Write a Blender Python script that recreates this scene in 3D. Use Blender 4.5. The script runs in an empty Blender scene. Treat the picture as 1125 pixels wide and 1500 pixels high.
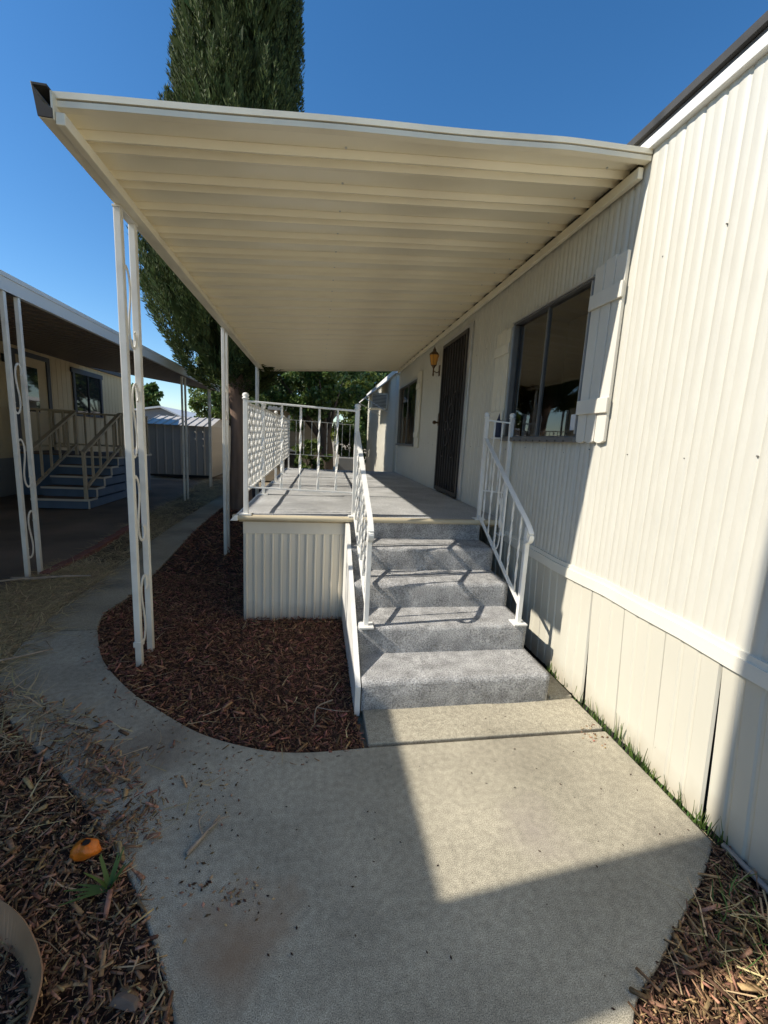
import bpy, math, random
import numpy as np
from mathutils import Vector, Matrix
random.seed(7); RNG = np.random.default_rng(11)
R = math.radians
sc = bpy.context.scene
COL = sc.collection

# ------------------------------------------------------------------ camera
cd = bpy.data.cameras.new('camera'); cam = bpy.data.objects.new('camera', cd); COL.objects.link(cam)
cd.sensor_fit = 'VERTICAL'; cd.sensor_height = 36.0; cd.sensor_width = 27.0
cd.lens = 36.0 * 621.13 / 1500.0
cd.clip_start = 0.02; cd.clip_end = 3000
def cam_axes(yaw, pitch, roll):
    f = Vector((math.sin(yaw)*math.cos(pitch), math.cos(yaw)*math.cos(pitch), math.sin(pitch)))
    r = Vector((math.cos(yaw), -math.sin(yaw), 0)); u = r.cross(f)
    r2 = math.cos(roll)*r + math.sin(roll)*u; u2 = -math.sin(roll)*r + math.cos(roll)*u
    return r2, u2, f
r_, u_, f_ = cam_axes(0.161118, -0.164882, 0.050286)
cam.matrix_world = Matrix(((r_.x, u_.x, -f_.x, 0.0), (r_.y, u_.y, -f_.y, 0.0), (r_.z, u_.z, -f_.z, 1.5), (0, 0, 0, 1)))
sc.camera = cam

# ------------------------------------------------------------------ sky, sun, exposure
SUN = Vector((-1.14, -0.125, 1.0)).normalized()          # towards the sun
world = bpy.data.worlds.new('World'); sc.world = world; world.use_nodes = True
wn = world.node_tree; wn.nodes.clear()
sky = wn.nodes.new('ShaderNodeTexSky'); sky.sky_type = 'NISHITA'; sky.sun_disc = False
sky.sun_elevation = math.asin(SUN.z); sky.sun_rotation = math.atan2(SUN.x, SUN.y)
sky.air_density = 1.0; sky.dust_density = 0.2; sky.ozone_density = 3.0; sky.altitude = 100
bg = wn.nodes.new('ShaderNodeBackground'); bg.inputs['Strength'].default_value = 0.103
wo = wn.nodes.new('ShaderNodeOutputWorld')
hs = wn.nodes.new('ShaderNodeHueSaturation'); hs.inputs['Saturation'].default_value = 1.27
wn.links.new(sky.outputs[0], hs.inputs['Color']); wn.links.new(hs.outputs[0], bg.inputs['Color']); wn.links.new(bg.outputs[0], wo.inputs['Surface'])
sl = bpy.data.lights.new('sun', 'SUN'); sun = bpy.data.objects.new('sun', sl); COL.objects.link(sun)
sl.energy = 3.75; sl.angle = R(0.53); sl.color = (1.0, 0.93, 0.82)
sun.rotation_euler = (-SUN).to_track_quat('-Z', 'Y').to_euler(); sun.location = (-12, -3, 14)
sc.view_settings.view_transform = 'Standard'; sc.view_settings.look = 'None'
sc.view_settings.exposure = 0.7; sc.view_settings.gamma = 1.0; sc.view_settings.use_curve_mapping = False
sc.render.engine = 'CYCLES'
sc.cycles.use_denoising = True
sc.cycles.max_bounces = 10; sc.cycles.diffuse_bounces = 8; sc.cycles.glossy_bounces = 4
sc.cycles.transparent_max_bounces = 12; sc.cycles.caustics_reflective = False; sc.cycles.caustics_refractive = False

# ------------------------------------------------------------------ materials
MATS = {}
def mat(name, col, rough=0.6, var=0.0, vscale=4.0, var2=0.0, v2scale=60.0, var3=0.0, v3scale=30.0, bump=0.0, bscale=80.0, spec=0.5,
        metal=0.0, island=0.0, stain=None, stain_scale=1.5, stain_amt=0.0, stretch=None, emit=None, hue=0.0, transl=0.0):
    if name in MATS: return MATS[name]
    m = bpy.data.materials.new(name); m.use_nodes = True; nt = m.node_tree; N = nt.nodes; L = nt.links
    b = N['Principled BSDF']; b.inputs['Roughness'].default_value = rough; b.inputs['Metallic'].default_value = metal
    b.inputs['Specular IOR Level'].default_value = spec
    tc = N.new('ShaderNodeTexCoord'); src = tc.outputs['Object']
    if stretch:
        mp = N.new('ShaderNodeMapping'); mp.inputs['Scale'].default_value = stretch
        L.new(src, mp.inputs['Vector']); src = mp.outputs[0]
    def noise(scale, detail=4.0):
        n = N.new('ShaderNodeTexNoise'); n.inputs['Scale'].default_value = scale; n.inputs['Detail'].default_value = detail
        L.new(src, n.inputs['Vector']); return n.outputs['Fac']
    rgb = N.new('ShaderNodeRGB'); rgb.outputs[0].default_value = (*col, 1); cur = rgb.outputs[0]
    def scale_by(fac_out, amt, lo=0.3, hi=0.7):
        nonlocal cur
        mr = N.new('ShaderNodeMapRange'); mr.inputs['From Min'].default_value = lo; mr.inputs['From Max'].default_value = hi
        mr.inputs['To Min'].default_value = 1 - amt; mr.inputs['To Max'].default_value = 1 + amt; L.new(fac_out, mr.inputs['Value'])
        vm = N.new('ShaderNodeVectorMath'); vm.operation = 'SCALE'; L.new(cur, vm.inputs[0]); L.new(mr.outputs[0], vm.inputs['Scale'])
        cur = vm.outputs[0]
    if stain:
        mr = N.new('ShaderNodeMapRange'); mr.inputs['From Min'].default_value = 0.5; mr.inputs['From Max'].default_value = 0.72
        mr.inputs['To Max'].default_value = stain_amt; L.new(noise(stain_scale, 7), mr.inputs['Value'])
        mx = N.new('ShaderNodeMix'); mx.data_type = 'RGBA'; L.new(mr.outputs[0], mx.inputs['Factor'])
        L.new(cur, mx.inputs['A']); mx.inputs['B'].default_value = (*stain, 1); cur = mx.outputs['Result']
    if var: scale_by(noise(vscale, 6), var)
    if var2: scale_by(noise(v2scale, 3), var2)
    if var3: scale_by(noise(v3scale, 5), var3)
    if island:
        g = N.new('ShaderNodeNewGeometry'); scale_by(g.outputs['Random Per Island'], island, 0.0, 1.0)
        if hue:
            hs = N.new('ShaderNodeHueSaturation'); mr = N.new('ShaderNodeMapRange')
            mr.inputs['To Min'].default_value = 0.5 - hue; mr.inputs['To Max'].default_value = 0.5 + hue
            mu = N.new('ShaderNodeMath'); mu.operation = 'MULTIPLY'; mu.inputs[1].default_value = 7.31
            fr = N.new('ShaderNodeMath'); fr.operation = 'FRACT'
            L.new(g.outputs['Random Per Island'], mu.inputs[0]); L.new(mu.outputs[0], fr.inputs[0]); L.new(fr.outputs[0], mr.inputs['Value'])
            L.new(mr.outputs[0], hs.inputs['Hue']); L.new(cur, hs.inputs['Color']); cur = hs.outputs[0]
    L.new(cur, b.inputs['Base Color'])
    if bump:
        bp = N.new('ShaderNodeBump'); bp.inputs['Strength'].default_value = bump; bp.inputs['Distance'].default_value = 0.01
        L.new(noise(bscale, 5), bp.inputs['Height']); L.new(bp.outputs[0], b.inputs['Normal'])
    if emit:
        b.inputs['Emission Color'].default_value = (*emit[0], 1); b.inputs['Emission Strength'].default_value = emit[1]
    if transl:
        t = N.new('ShaderNodeBsdfTranslucent'); L.new(cur, t.inputs['Color'])
        mx = N.new('ShaderNodeMixShader'); mx.inputs[0].default_value = transl
        L.new(b.outputs[0], mx.inputs[1]); L.new(t.outputs[0], mx.inputs[2]); L.new(mx.outputs[0], N['Material Output'].inputs['Surface'])
    MATS[name] = m; return m

M = {}
M['siding'] = mat('cream_siding', (0.60, 0.58, 0.50), 0.5, var=0.05, vscale=1.3, var2=0.03, v2scale=25, stain=(0.60, 0.58, 0.52), stain_scale=2.2, stain_amt=0.35, stretch=(1, 1, 0.25), bump=0.04, bscale=160)
M['skirt'] = mat('cream_skirting', (0.60, 0.575, 0.48), 0.5, var=0.06, vscale=2.0, stain=(0.42, 0.37, 0.28), stain_scale=2.6, stain_amt=0.3, stretch=(1, 1, 0.35))
M['trimcream'] = mat('cream_trim', (0.74, 0.71, 0.61), 0.45, var=0.05, vscale=3)
M['awning'] = mat('awning_enamel', (0.86, 0.79, 0.60), 0.30, var=0.05, vscale=1.5, stain=(0.66, 0.58, 0.42), stain_scale=1.2, stain_amt=0.4, bump=0.03, bscale=14)
M['beam'] = mat('awning_beam_enamel', (0.84, 0.77, 0.59), 0.4, var=0.06, vscale=4, stain=(0.45, 0.38, 0.28), stain_scale=3, stain_amt=0.35)
M['fascia'] = mat('weathered_edge_metal', (0.66, 0.64, 0.58), 0.42, var=0.08, vscale=5, stain=(0.40, 0.39, 0.37), stain_scale=4, stain_amt=0.5)
M['gap'] = mat('dark_joint', (0.035, 0.033, 0.03), 0.8)
M['white'] = mat('white_paint', (0.82, 0.81, 0.76), 0.42, var=0.05, vscale=9, stain=(0.50, 0.44, 0.36), stain_scale=7, stain_amt=0.3)
M['postpaint'] = mat('post_paint', (0.82, 0.79, 0.70), 0.45, var=0.06, vscale=6, stain=(0.45, 0.40, 0.33), stain_scale=5, stain_amt=0.35)
M['shutter'] = mat('shutter_paint', (0.74, 0.70, 0.60), 0.5, var=0.05, vscale=8, stretch=(1, 1, .2))
M['shuttercream'] = mat('shutter_cream', (0.71, 0.67, 0.55), 0.5, var=0.05, vscale=8)
M['carpet'] = mat('grey_step_carpet', (0.37, 0.365, 0.355), 0.95, var=0.28, vscale=11, var2=0.5, v2scale=130, bump=0.8, bscale=170, spec=0.1)
M['deckcarpet'] = mat('grey_deck_carpet', (0.44, 0.44, 0.43), 0.95, var=0.18, vscale=3, var2=0.35, v2scale=120, bump=0.7, bscale=220, spec=0.1, stain=(0.30, 0.30, 0.29), stain_scale=2.4, stain_amt=0.5)
M['nosing'] = mat('beige_nosing', (0.60, 0.52, 0.36), 0.5, var=0.12, vscale=6, stain=(0.35, 0.27, 0.16), stain_scale=5, stain_amt=0.5, stretch=(.3, 1, 1))
M['panelbeige'] = mat('beige_skirt_panel', (0.72, 0.66, 0.54), 0.5, var=0.05, vscale=3, stain=(0.40, 0.34, 0.25), stain_scale=3, stain_amt=0.35, stretch=(1, 1, .3))
M['concrete'] = mat('concrete', (0.37, 0.335, 0.255), 0.92, var=0.17, vscale=2.2, var2=0.62, v2scale=330, var3=.16, v3scale=38, spec=0.2, stain=(0.22, 0.195, 0.15), stain_scale=1.3, stain_amt=0.6)
M['walkc'] = mat('old_concrete', (0.33, 0.285, 0.20), 0.9, var=0.18, vscale=1.8, var2=0.3, v2scale=110, bump=0.25, bscale=150, spec=0.2, stain=(0.15, 0.14, 0.12), stain_scale=1.7, stain_amt=0.6)
M['dirt'] = mat('soil', (0.30, 0.25, 0.18), 0.95, var=0.25, vscale=3, var2=0.4, v2scale=50, bump=1.0, bscale=40, spec=0.1)
M['mulchbase'] = mat('mulch_soil', (0.062, 0.037, 0.027), 0.95, var=0.35, vscale=14, var2=0.5, v2scale=70, bump=1.0, bscale=55, spec=0.1)
M['mulch'] = mat('bark_mulch', (0.235, 0.115, 0.068), 0.85, island=0.85, hue=0.03, var2=0.3, v2scale=90, spec=0.2)
M['mulchdry'] = mat('bark_mulch_dry', (0.30, 0.178, 0.098), 0.85, island=0.85, hue=0.03, var2=0.3, v2scale=90, spec=0.2)
M['straw'] = mat('dry_straw', (0.48, 0.37, 0.20), 0.85, island=0.55, hue=0.02, spec=0.2)
M['strawbase'] = mat('dry_lawn_soil', (0.12, 0.09, 0.055), 0.95, var=0.4, vscale=5, var2=0.5, v2scale=60, bump=1, bscale=50, spec=0.1)
M['grass'] = mat('green_grass', (0.10, 0.17, 0.035), 0.6, island=0.45, hue=0.03, transl=0.3)
M['drive'] = mat('dark_driveway', (0.20, 0.155, 0.115), 0.9, var=0.25, vscale=1.2, var2=0.2, v2scale=90, bump=0.4, bscale=90, spec=0.2)
M['brick'] = mat('red_edging_brick', (0.25, 0.105, 0.075), 0.9, var=0.25, vscale=12, island=0.25)
M['doorsteel'] = mat('dark_bronze_steel', (0.030, 0.024, 0.021), 0.45, var=0.2, vscale=6)
M['screen'] = mat('dark_door_screen', (0.020, 0.016, 0.014), 0.8)
M['alu'] = mat('bronze_aluminium', (0.16, 0.155, 0.15), 0.4, metal=0.3, var=0.12, vscale=8)
M['alulight'] = mat('bare_aluminium', (0.55, 0.55, 0.54), 0.35, metal=0.6, var=0.1, vscale=8)
M['inside'] = mat('room_inside', (0.42, 0.235, 0.09), 0.9)
M['curtain'] = mat('curtain_cloth', (0.32, 0.29, 0.24), 0.9, var=0.1, vscale=10)
M['roofing'] = mat('dark_roofing', (0.045, 0.045, 0.045), 0.85, var=0.2, vscale=8)
M['galv'] = mat('grey_conduit', (0.42, 0.43, 0.44), 0.4, metal=0.2)
M['ncream'] = mat('tan_siding', (0.66, 0.53, 0.32), 0.6, var=0.05, vscale=2)
M['ntrim'] = mat('slate_trim', (0.075, 0.085, 0.10), 0.6)
M['nskirt'] = mat('grey_skirting', (0.30, 0.29, 0.27), 0.7, var=0.1, vscale=3)
M['nawning'] = mat('brown_awning_underside', (0.20, 0.155, 0.12), 0.6, var=0.08, vscale=2)
M['blue'] = mat('slate_blue_paint', (0.10, 0.155, 0.235), 0.65, var=0.1, vscale=4, stretch=(1, 1, .2))
M['tanwood'] = mat('tan_rail_paint', (0.48, 0.40, 0.28), 0.6, var=0.12, vscale=6)
M['stepedge'] = mat('pale_step_edge', (0.60, 0.56, 0.48), 0.6)
M['steptop'] = mat('brown_step_tread', (0.16, 0.105, 0.075), 0.8, var=0.15, vscale=6)
M['shed'] = mat('grey_shed_steel', (0.42, 0.39, 0.34), 0.5, var=0.08, vscale=2, stain=(0.24, 0.23, 0.22), stain_scale=3, stain_amt=0.3, stretch=(1, 1, .3))
M['shedroof'] = mat('pale_shed_roof', (0.50, 0.47, 0.42), 0.5, var=0.12, vscale=3)
M['farwhite'] = mat('far_white_roof', (0.70, 0.70, 0.68), 0.6)
M['fargrey'] = mat('far_grey_gable', (0.20, 0.22, 0.25), 0.7)
M['farwall'] = mat('far_tan_wall', (0.42, 0.36, 0.27), 0.8, var=0.06, vscale=2)
M['stucco'] = mat('far_white_siding', (0.70, 0.68, 0.60), 0.6, var=0.1, vscale=3, stretch=(1, 1, .3))
M['bark'] = mat('reddish_bark', (0.24, 0.16, 0.115), 0.9, var=0.35, vscale=7, bump=1.0, bscale=26, stretch=(1, 1, .16), stain=(0.36, 0.22, 0.14), stain_scale=3.0, stain_amt=0.5)
M['bark2'] = mat('dark_bark', (0.10, 0.075, 0.055), 0.9, var=0.3, vscale=9, bump=0.8, bscale=30, stretch=(1, 1, .2))
M['cypress'] = mat('cypress_foliage', (0.068, 0.092, 0.028), 0.7, island=0.55, hue=0.025, spec=0.25, transl=0.12)
M['leafA'] = mat('bright_leaf', (0.13, 0.185, 0.045), 0.5, island=0.5, hue=0.03, transl=0.35)
M['leafB'] = mat('deep_leaf', (0.10, 0.155, 0.038), 0.45, island=0.5, hue=0.03, transl=0.28)
M['leafC'] = mat('yellow_green_leaf', (0.16, 0.20, 0.04), 0.5, island=0.45, hue=0.03, transl=0.35)
M['amber'] = mat('amber_glass', (0.36, 0.17, 0.035), 0.12, emit=((1.0, 0.45, 0.08), 0.03))
M['bulb'] = mat('lit_bulb', (1.0, 0.8, 0.4), 0.3, emit=((1.0, 0.72, 0.32), 1.2))
M['brass'] = mat('dark_brass', (0.11, 0.065, 0.03), 0.4, metal=0.6)
M['orange'] = mat('orange_peel', (0.80, 0.20, 0.015), 0.35, var=0.15, vscale=30, bump=0.3, bscale=150)
M['hollow_shade'] = mat('dark_hollow', (0.02, 0.012, 0.008), 0.9)
M['edging'] = mat('brown_plastic_edging', (0.40, 0.21, 0.10), 0.6, var=0.15, vscale=9, stain=(0.20, 0.11, 0.06), stain_scale=6, stain_amt=0.5)
M['drywood'] = mat('dry_branch', (0.33, 0.26, 0.19), 0.85, var=0.25, vscale=20)
M['bluecloth'] = mat('navy_cloth', (0.035, 0.045, 0.085), 0.85, var=0.2, vscale=18)
M['paper'] = mat('white_sticker', (0.75, 0.75, 0.74), 0.6)
M['greenplastic'] = mat('green_hose', (0.06, 0.32, 0.18), 0.5)
M['oldwood'] = mat('weathered_wood', (0.17, 0.12, 0.085), 0.9, var=0.3, vscale=25, stretch=(.3, 1, 1))
M['oak'] = mat('pale_timber', (0.42, 0.34, 0.22), 0.8, var=0.15, vscale=9)

def add_spot(m, spots):
    nt = m.node_tree; N = nt.nodes; L = nt.links; b = N['Principled BSDF']; cur = b.inputs['Base Color'].links[0].from_socket
    tc = N.new('ShaderNodeTexCoord'); nz_ = N.new('ShaderNodeTexNoise'); nz_.inputs['Scale'].default_value = 7; nz_.inputs['Detail'].default_value = 8; L.new(tc.outputs['Object'], nz_.inputs['Vector'])
    for (cx, cy, r, col, amt) in spots:
        d = N.new('ShaderNodeVectorMath'); d.operation = 'DISTANCE'; d.inputs[1].default_value = (cx, cy, 0); L.new(tc.outputs['Object'], d.inputs[0])
        ad = N.new('ShaderNodeMath'); ad.operation = 'MULTIPLY_ADD'; ad.inputs[1].default_value = r*1.4; L.new(nz_.outputs['Fac'], ad.inputs[0]); L.new(d.outputs['Value'], ad.inputs[2])
        mr = N.new('ShaderNodeMapRange'); mr.inputs['From Min'].default_value = r*.75; mr.inputs['From Max'].default_value = r*1.5; mr.inputs['To Min'].default_value = amt; mr.inputs['To Max'].default_value = 0; L.new(ad.outputs[0], mr.inputs['Value'])
        mx = N.new('ShaderNodeMix'); mx.data_type = 'RGBA'; L.new(mr.outputs[0], mx.inputs['Factor']); L.new(cur, mx.inputs['A']); mx.inputs['B'].default_value = (*col, 1); cur = mx.outputs['Result']
    L.new(cur, b.inputs['Base Color'])
add_spot(M['concrete'], [(-.21, 1.10, .26, (.29, .19, .115), .75), (-.75, 1.95, .35, (.15, .115, .085), .6), (.9, 1.35, .22, (.27, .23, .21), .5)])
def add_splash(m, z0, z1, col, amt):
    nt = m.node_tree; N = nt.nodes; L = nt.links; b = N['Principled BSDF']; cur = b.inputs['Base Color'].links[0].from_socket
    ge = N.new('ShaderNodeNewGeometry'); sp = N.new('ShaderNodeSeparateXYZ'); L.new(ge.outputs['Position'], sp.inputs[0])
    nz_ = N.new('ShaderNodeTexNoise'); nz_.inputs['Scale'].default_value = 9; nz_.inputs['Detail'].default_value = 8; L.new(ge.outputs['Position'], nz_.inputs['Vector'])
    ad = N.new('ShaderNodeMath'); ad.operation = 'MULTIPLY_ADD'; ad.inputs[1].default_value = -(z1-z0); L.new(nz_.outputs['Fac'], ad.inputs[0]); L.new(sp.outputs['Z'], ad.inputs[2])
    mr = N.new('ShaderNodeMapRange'); mr.inputs['From Min'].default_value = z0-(z1-z0)*.5; mr.inputs['From Max'].default_value = z1-(z1-z0)*.5; mr.inputs['To Min'].default_value = amt; mr.inputs['To Max'].default_value = 0; L.new(ad.outputs[0], mr.inputs['Value'])
    mx = N.new('ShaderNodeMix'); mx.data_type = 'RGBA'; L.new(mr.outputs[0], mx.inputs['Factor']); L.new(cur, mx.inputs['A']); mx.inputs['B'].default_value = (*col, 1); L.new(mx.outputs['Result'], b.inputs['Base Color'])
add_splash(M['skirt'], .0, .16, (.36, .29, .20), .55); add_splash(M['panelbeige'], .0, .14, (.28, .20, .14), .55); add_splash(M['postpaint'], .0, .25, (.40, .33, .25), .5)
def glass_mat():
    m = bpy.data.materials.new('window_glass'); m.use_nodes = True; nt = m.node_tree; nt.nodes.clear()
    o = nt.nodes.new('ShaderNodeOutputMaterial'); g = nt.nodes.new('ShaderNodeBsdfGlossy'); g.inputs['Roughness'].default_value = 0.015
    t = nt.nodes.new('ShaderNodeBsdfTransparent'); t.inputs['Color'].default_value = (0.86, 0.82, 0.74, 1)
    f = nt.nodes.new('ShaderNodeFresnel'); f.inputs['IOR'].default_value = 2.0
    n = nt.nodes.new('ShaderNodeTexNoise'); n.inputs['Scale'].default_value = 1.6
    b = nt.nodes.new('ShaderNodeBump'); b.inputs['Strength'].default_value = 0.02; b.inputs['Distance'].default_value = 0.02
    x = nt.nodes.new('ShaderNodeMixShader'); L = nt.links
    L.new(n.outputs['Fac'], b.inputs['Height']); L.new(b.outputs[0], g.inputs['Normal'])
    L.new(f.outputs[0], x.inputs[0]); L.new(t.outputs[0], x.inputs[1]); L.new(g.outputs[0], x.inputs[2]); L.new(x.outputs[0], o.inputs['Surface'])
    return m
M['glass'] = glass_mat()

# ------------------------------------------------------------------ helpers
def wloc(o):
    p = Vector((0, 0, 0))
    while o is not None: p += o.location; o = o.parent
    return p
def link(o, parent=None):
    COL.objects.link(o); o.parent = parent; return o
def mesh_obj(name, verts, faces, m, parent=None, origin=None, smooth=False, bevel=0.0, auto=None):
    """verts in world space; the object's origin is `origin` (or the parent's)."""
    base = wloc(parent) if parent is not None else Vector((0, 0, 0))
    org = Vector(origin) if origin is not None else base
    me = bpy.data.meshes.new(name)
    V = np.asarray(verts, dtype=float) - np.array(org)
    me.from_pydata(V.tolist(), [], [tuple(f) for f in faces]); me.materials.append(m)
    if smooth: me.polygons.foreach_set('use_smooth', [True]*len(me.polygons))
    me.update()
    o = bpy.data.objects.new(name, me); link(o, parent); o.location = org - base
    if bevel:
        b = o.modifiers.new('bevel', 'BEVEL'); b.width = bevel; b.segments = 2; b.limit_method = 'ANGLE'; b.angle_limit = R(40)
    return o
def tag(o, label, cat, group=None):
    o['label'] = label; o['category'] = cat
    if group: o['group'] = group
    return o
def thing(name, loc, label, cat, group=None):
    o = bpy.data.objects.new(name, None); o.empty_display_size = 0.1; link(o); o.location = loc
    return tag(o, label, cat, group)
def structure(o): o['kind'] = 'structure'; return o
def copy_obj(o, parent, off=(0, 0, 0)):
    c = o.copy(); link(c, parent); c.location = o.location + Vector(off)
    for ch in list(o.children):
        k = ch.copy(); link(k, c)
    return c

class MB:
    def __init__(s): s.v = []; s.f = []
    def add(s, vs, fs):
        n = len(s.v); s.v += [tuple(v) for v in vs]; s.f += [tuple(i+n for i in f) for f in fs]; return s
    def box(s, x0, x1, y0, y1, z0, z1):
        vs = [(x0,y0,z0),(x1,y0,z0),(x1,y1,z0),(x0,y1,z0),(x0,y0,z1),(x1,y0,z1),(x1,y1,z1),(x0,y1,z1)]
        return s.add(vs, [(0,3,2,1),(4,5,6,7),(0,1,5,4),(1,2,6,5),(2,3,7,6),(3,0,4,7)])
    def bar(s, p0, p1, w, h, up=(0, 0, 1), ext=0.0):
        p0 = Vector(p0); p1 = Vector(p1); d = (p1-p0).normalized(); u = Vector(up)
        if abs(d.dot(u)) > 0.98: u = Vector((0, 1, 0))
        a = d.cross(u).normalized(); b = a.cross(d).normalized(); p0 = p0-d*ext; p1 = p1+d*ext
        vs = [p + a*(w/2)*i + b*(h/2)*j for p in (p0, p1) for i, j in ((-1,-1),(1,-1),(1,1),(-1,1))]
        return s.add(vs, [(0,1,2,3),(7,6,5,4),(0,4,5,1),(1,5,6,2),(2,6,7,3),(3,7,4,0)])
    def tube(s, pts, r, n=6, r1=None, flat=None):
        """round tube along pts; flat=(w,h,up) makes it a flat strip section"""
        pts = [Vector(p) for p in pts]; k = len(pts); rings = []
        prev = None
        for i, p in enumerate(pts):
            d = (pts[min(i+1, k-1)] - pts[max(i-1, 0)])
            d = d.normalized() if d.length > 1e-9 else Vector((0, 0, 1))
            if flat: u = Vector(flat[2])
            else: u = prev if prev is not None else (Vector((0, 0, 1)) if abs(d.z) < 0.9 else Vector((1, 0, 0)))
            a = d.cross(u)
            a = a.normalized() if a.length > 1e-6 else Vector((1, 0, 0)); b = a.cross(d).normalized(); prev = b
            rr = r if r1 is None else r + (r1-r)*i/(k-1)
            if flat: ring = [p + a*flat[0]/2*x + b*flat[1]/2*y for x, y in ((-1,-1),(1,-1),(1,1),(-1,1))]
            else: ring = [p + (a*math.cos(2*math.pi*j/n) + b*math.sin(2*math.pi*j/n))*rr for j in range(n)]
            rings.append(ring)
        m = len(rings[0]); vs = [v for q in rings for v in q]; fs = []
        for i in range(k-1):
            for j in range(m): fs.append((i*m+j, i*m+(j+1) % m, (i+1)*m+(j+1) % m, (i+1)*m+j))
        fs.append(tuple(range(m-1, -1, -1))); fs.append(tuple((k-1)*m+j for j in range(m)))
        return s.add(vs, fs)
    def prism(s, prof, vec):
        """prof: closed list of 3-D points, extruded by vec"""
        n = len(prof); a = [Vector(p) for p in prof]; b = [p + Vector(vec) for p in a]
        fs = [tuple(range(n-1, -1, -1)), tuple(range(n, 2*n))] + [(i, (i+1) % n, n+(i+1) % n, n+i) for i in range(n)]
        return s.add(a+b, fs)
    def lathe(s, cx, cy, prof, n=12):
        vs = [(cx+r*math.cos(2*math.pi*j/n), cy+r*math.sin(2*math.pi*j/n), z) for r, z in prof for j in range(n)]
        fs = [(i*n+j, i*n+(j+1) % n, (i+1)*n+(j+1) % n, (i+1)*n+j) for i in range(len(prof)-1) for j in range(n)]
        fs.append(tuple(range(n-1, -1, -1))); fs.append(tuple((len(prof)-1)*n+j for j in range(n)))
        return s.add(vs, fs)
    def build(s, name, m, parent=None, **k): return mesh_obj(name, s.v, s.f, m, parent, **k)

def catmull(pts, n=8):
    P = [Vector(p) for p in pts]; out = []
    for i in range(len(P)-1):
        a, b, c, d = P[max(i-1, 0)], P[i], P[i+1], P[min(i+2, len(P)-1)]
        for k in range(n):
            t = k/n
            out.append(0.5*((2*b) + (c-a)*t + (2*a-5*b+4*c-d)*t*t + (3*b-a-3*c+d)*t**3))
    out.append(P[-1]); return out
def inside(px, py, poly):
    r = np.zeros(len(px), bool); n = len(poly)
    for i in range(n):
        x0, y0 = poly[i][:2]; x1, y1 = poly[(i+1) % n][:2]
        c = ((y0 > py) != (y1 > py)) & (px < (x1-x0)*(py-y0)/((y1-y0) + 1e-12) + x0); r ^= c
    return r
def lump(a, b, s=1.0):    # cheap smooth pseudo noise, -1..1
    return (np.sin(a*1.7*s+b*0.9*s+1.3) + np.sin(a*3.1*s-b*2.3*s+4.1)*0.6 + np.sin(a*5.3*s+b*4.7*s+0.4)*0.35)/1.95
def euler_scroll(A=4.6, n=33, flip=1):
    """S-shaped scroll in the unit square: list of (u, w), w from -0.5 to 0.5"""
    s = np.linspace(-1, 1, 201); th = A*s*s*np.sign(1)      # curvature grows to both ends
    th = A*np.sign(s)*0 + A*s*s
    dx = np.cos(th); dy = np.sin(th)
    x = np.cumsum(dx); y = np.cumsum(dy); x -= x[100]; y -= y[100]
    # point symmetric about the middle
    p0 = np.stack([x, y], 1); ax = p0[150]-p0[50]; an = math.atan2(ax[1], ax[0]); c, q = math.cos(math.pi/2-an), math.sin(math.pi/2-an)
    p = p0 @ np.array([[c, q], [-q, c]]); h = p[:, 1].max()-p[:, 1].min(); p /= h
    p[:, 0] *= flip
    idx = np.linspace(0, 200, n).astype(int); return [tuple(v) for v in p[idx]]
def fence_noise(i): return math.sin(i*12.9898)*43758.5453 % 1.0

# ------------------------------------------------------------------ ground
def sheet(name, poly, z, m, thick=None, smooth_edge=0.0):
    n = len(poly); mb = MB()
    if thick: mb.prism([(p[0], p[1], z-thick) for p in poly], (0, 0, thick))
    else: mb.add([(p[0], p[1], z) for p in poly], [tuple(range(n))])
    return mb.build(name, m, bevel=smooth_edge)
gsz = 900
g = MB(); g.add([(-gsz, -gsz, -.05), (gsz, -gsz, -.05), (gsz, gsz, -.05), (-gsz, gsz, -.05)], [(0, 1, 2, 3)])
structure(g.build('ground', M['dirt']))
structure(sheet('neighbour_driveway', [(-9, -6), (-2.78, -6), (-2.74, 4.0), (-2.80, 5.8), (-2.98, 7.3), (-3.12, 9.8), (-3.5, 14.2), (-9, 14.2)], -.022, M['drive']))
structure(sheet('dry_lawn', [(-2.78, -6), (-1.0, -6), (-.6, .5), (-1.6, 2.4), (-1.85, 4.0), (-1.95, 9.5), (-1.9, 15.5), (-5.5, 15.5), (-3.5, 14.2), (-3.12, 9.8), (-2.98, 7.3), (-2.80, 5.8), (-2.74, 4.0)], -.026, M['strawbase']))
structure(sheet('street', [(-40, -16), (40, -16), (40, -2.2), (-40, -2.2)], -.03, M['walkc']))
inner = [(.285, 1.865), (-.02, 1.86), (-.24, 1.9), (-.53, 2.03), (-.78, 2.22), (-1.05, 2.46), (-1.36, 2.83), (-1.60, 3.28)]
inner = [(p.x, p.y) for p in catmull([(a, b, 0) for a, b in inner], 6)]
inner2 = [(p.x, p.y) for p in catmull([(a, b, 0) for a, b in [(-1.61, 3.30), (-1.69, 3.6), (-1.66, 4.06), (-1.70, 4.9), (-1.80, 6.2), (-1.87, 7.42), (-1.92, 9.6), (-1.95, 13)]], 5)]
outer2 = [(p.x, p.y) for p in catmull([(a, b, 0) for a, b in [(-2.3, 13), (-2.30, 9.0), (-2.27, 7.4), (-2.22, 6.0), (-2.12, 4.75), (-2.09, 4.04), (-2.06, 3.51), (-2.03, 3.28)]], 5)]
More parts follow.
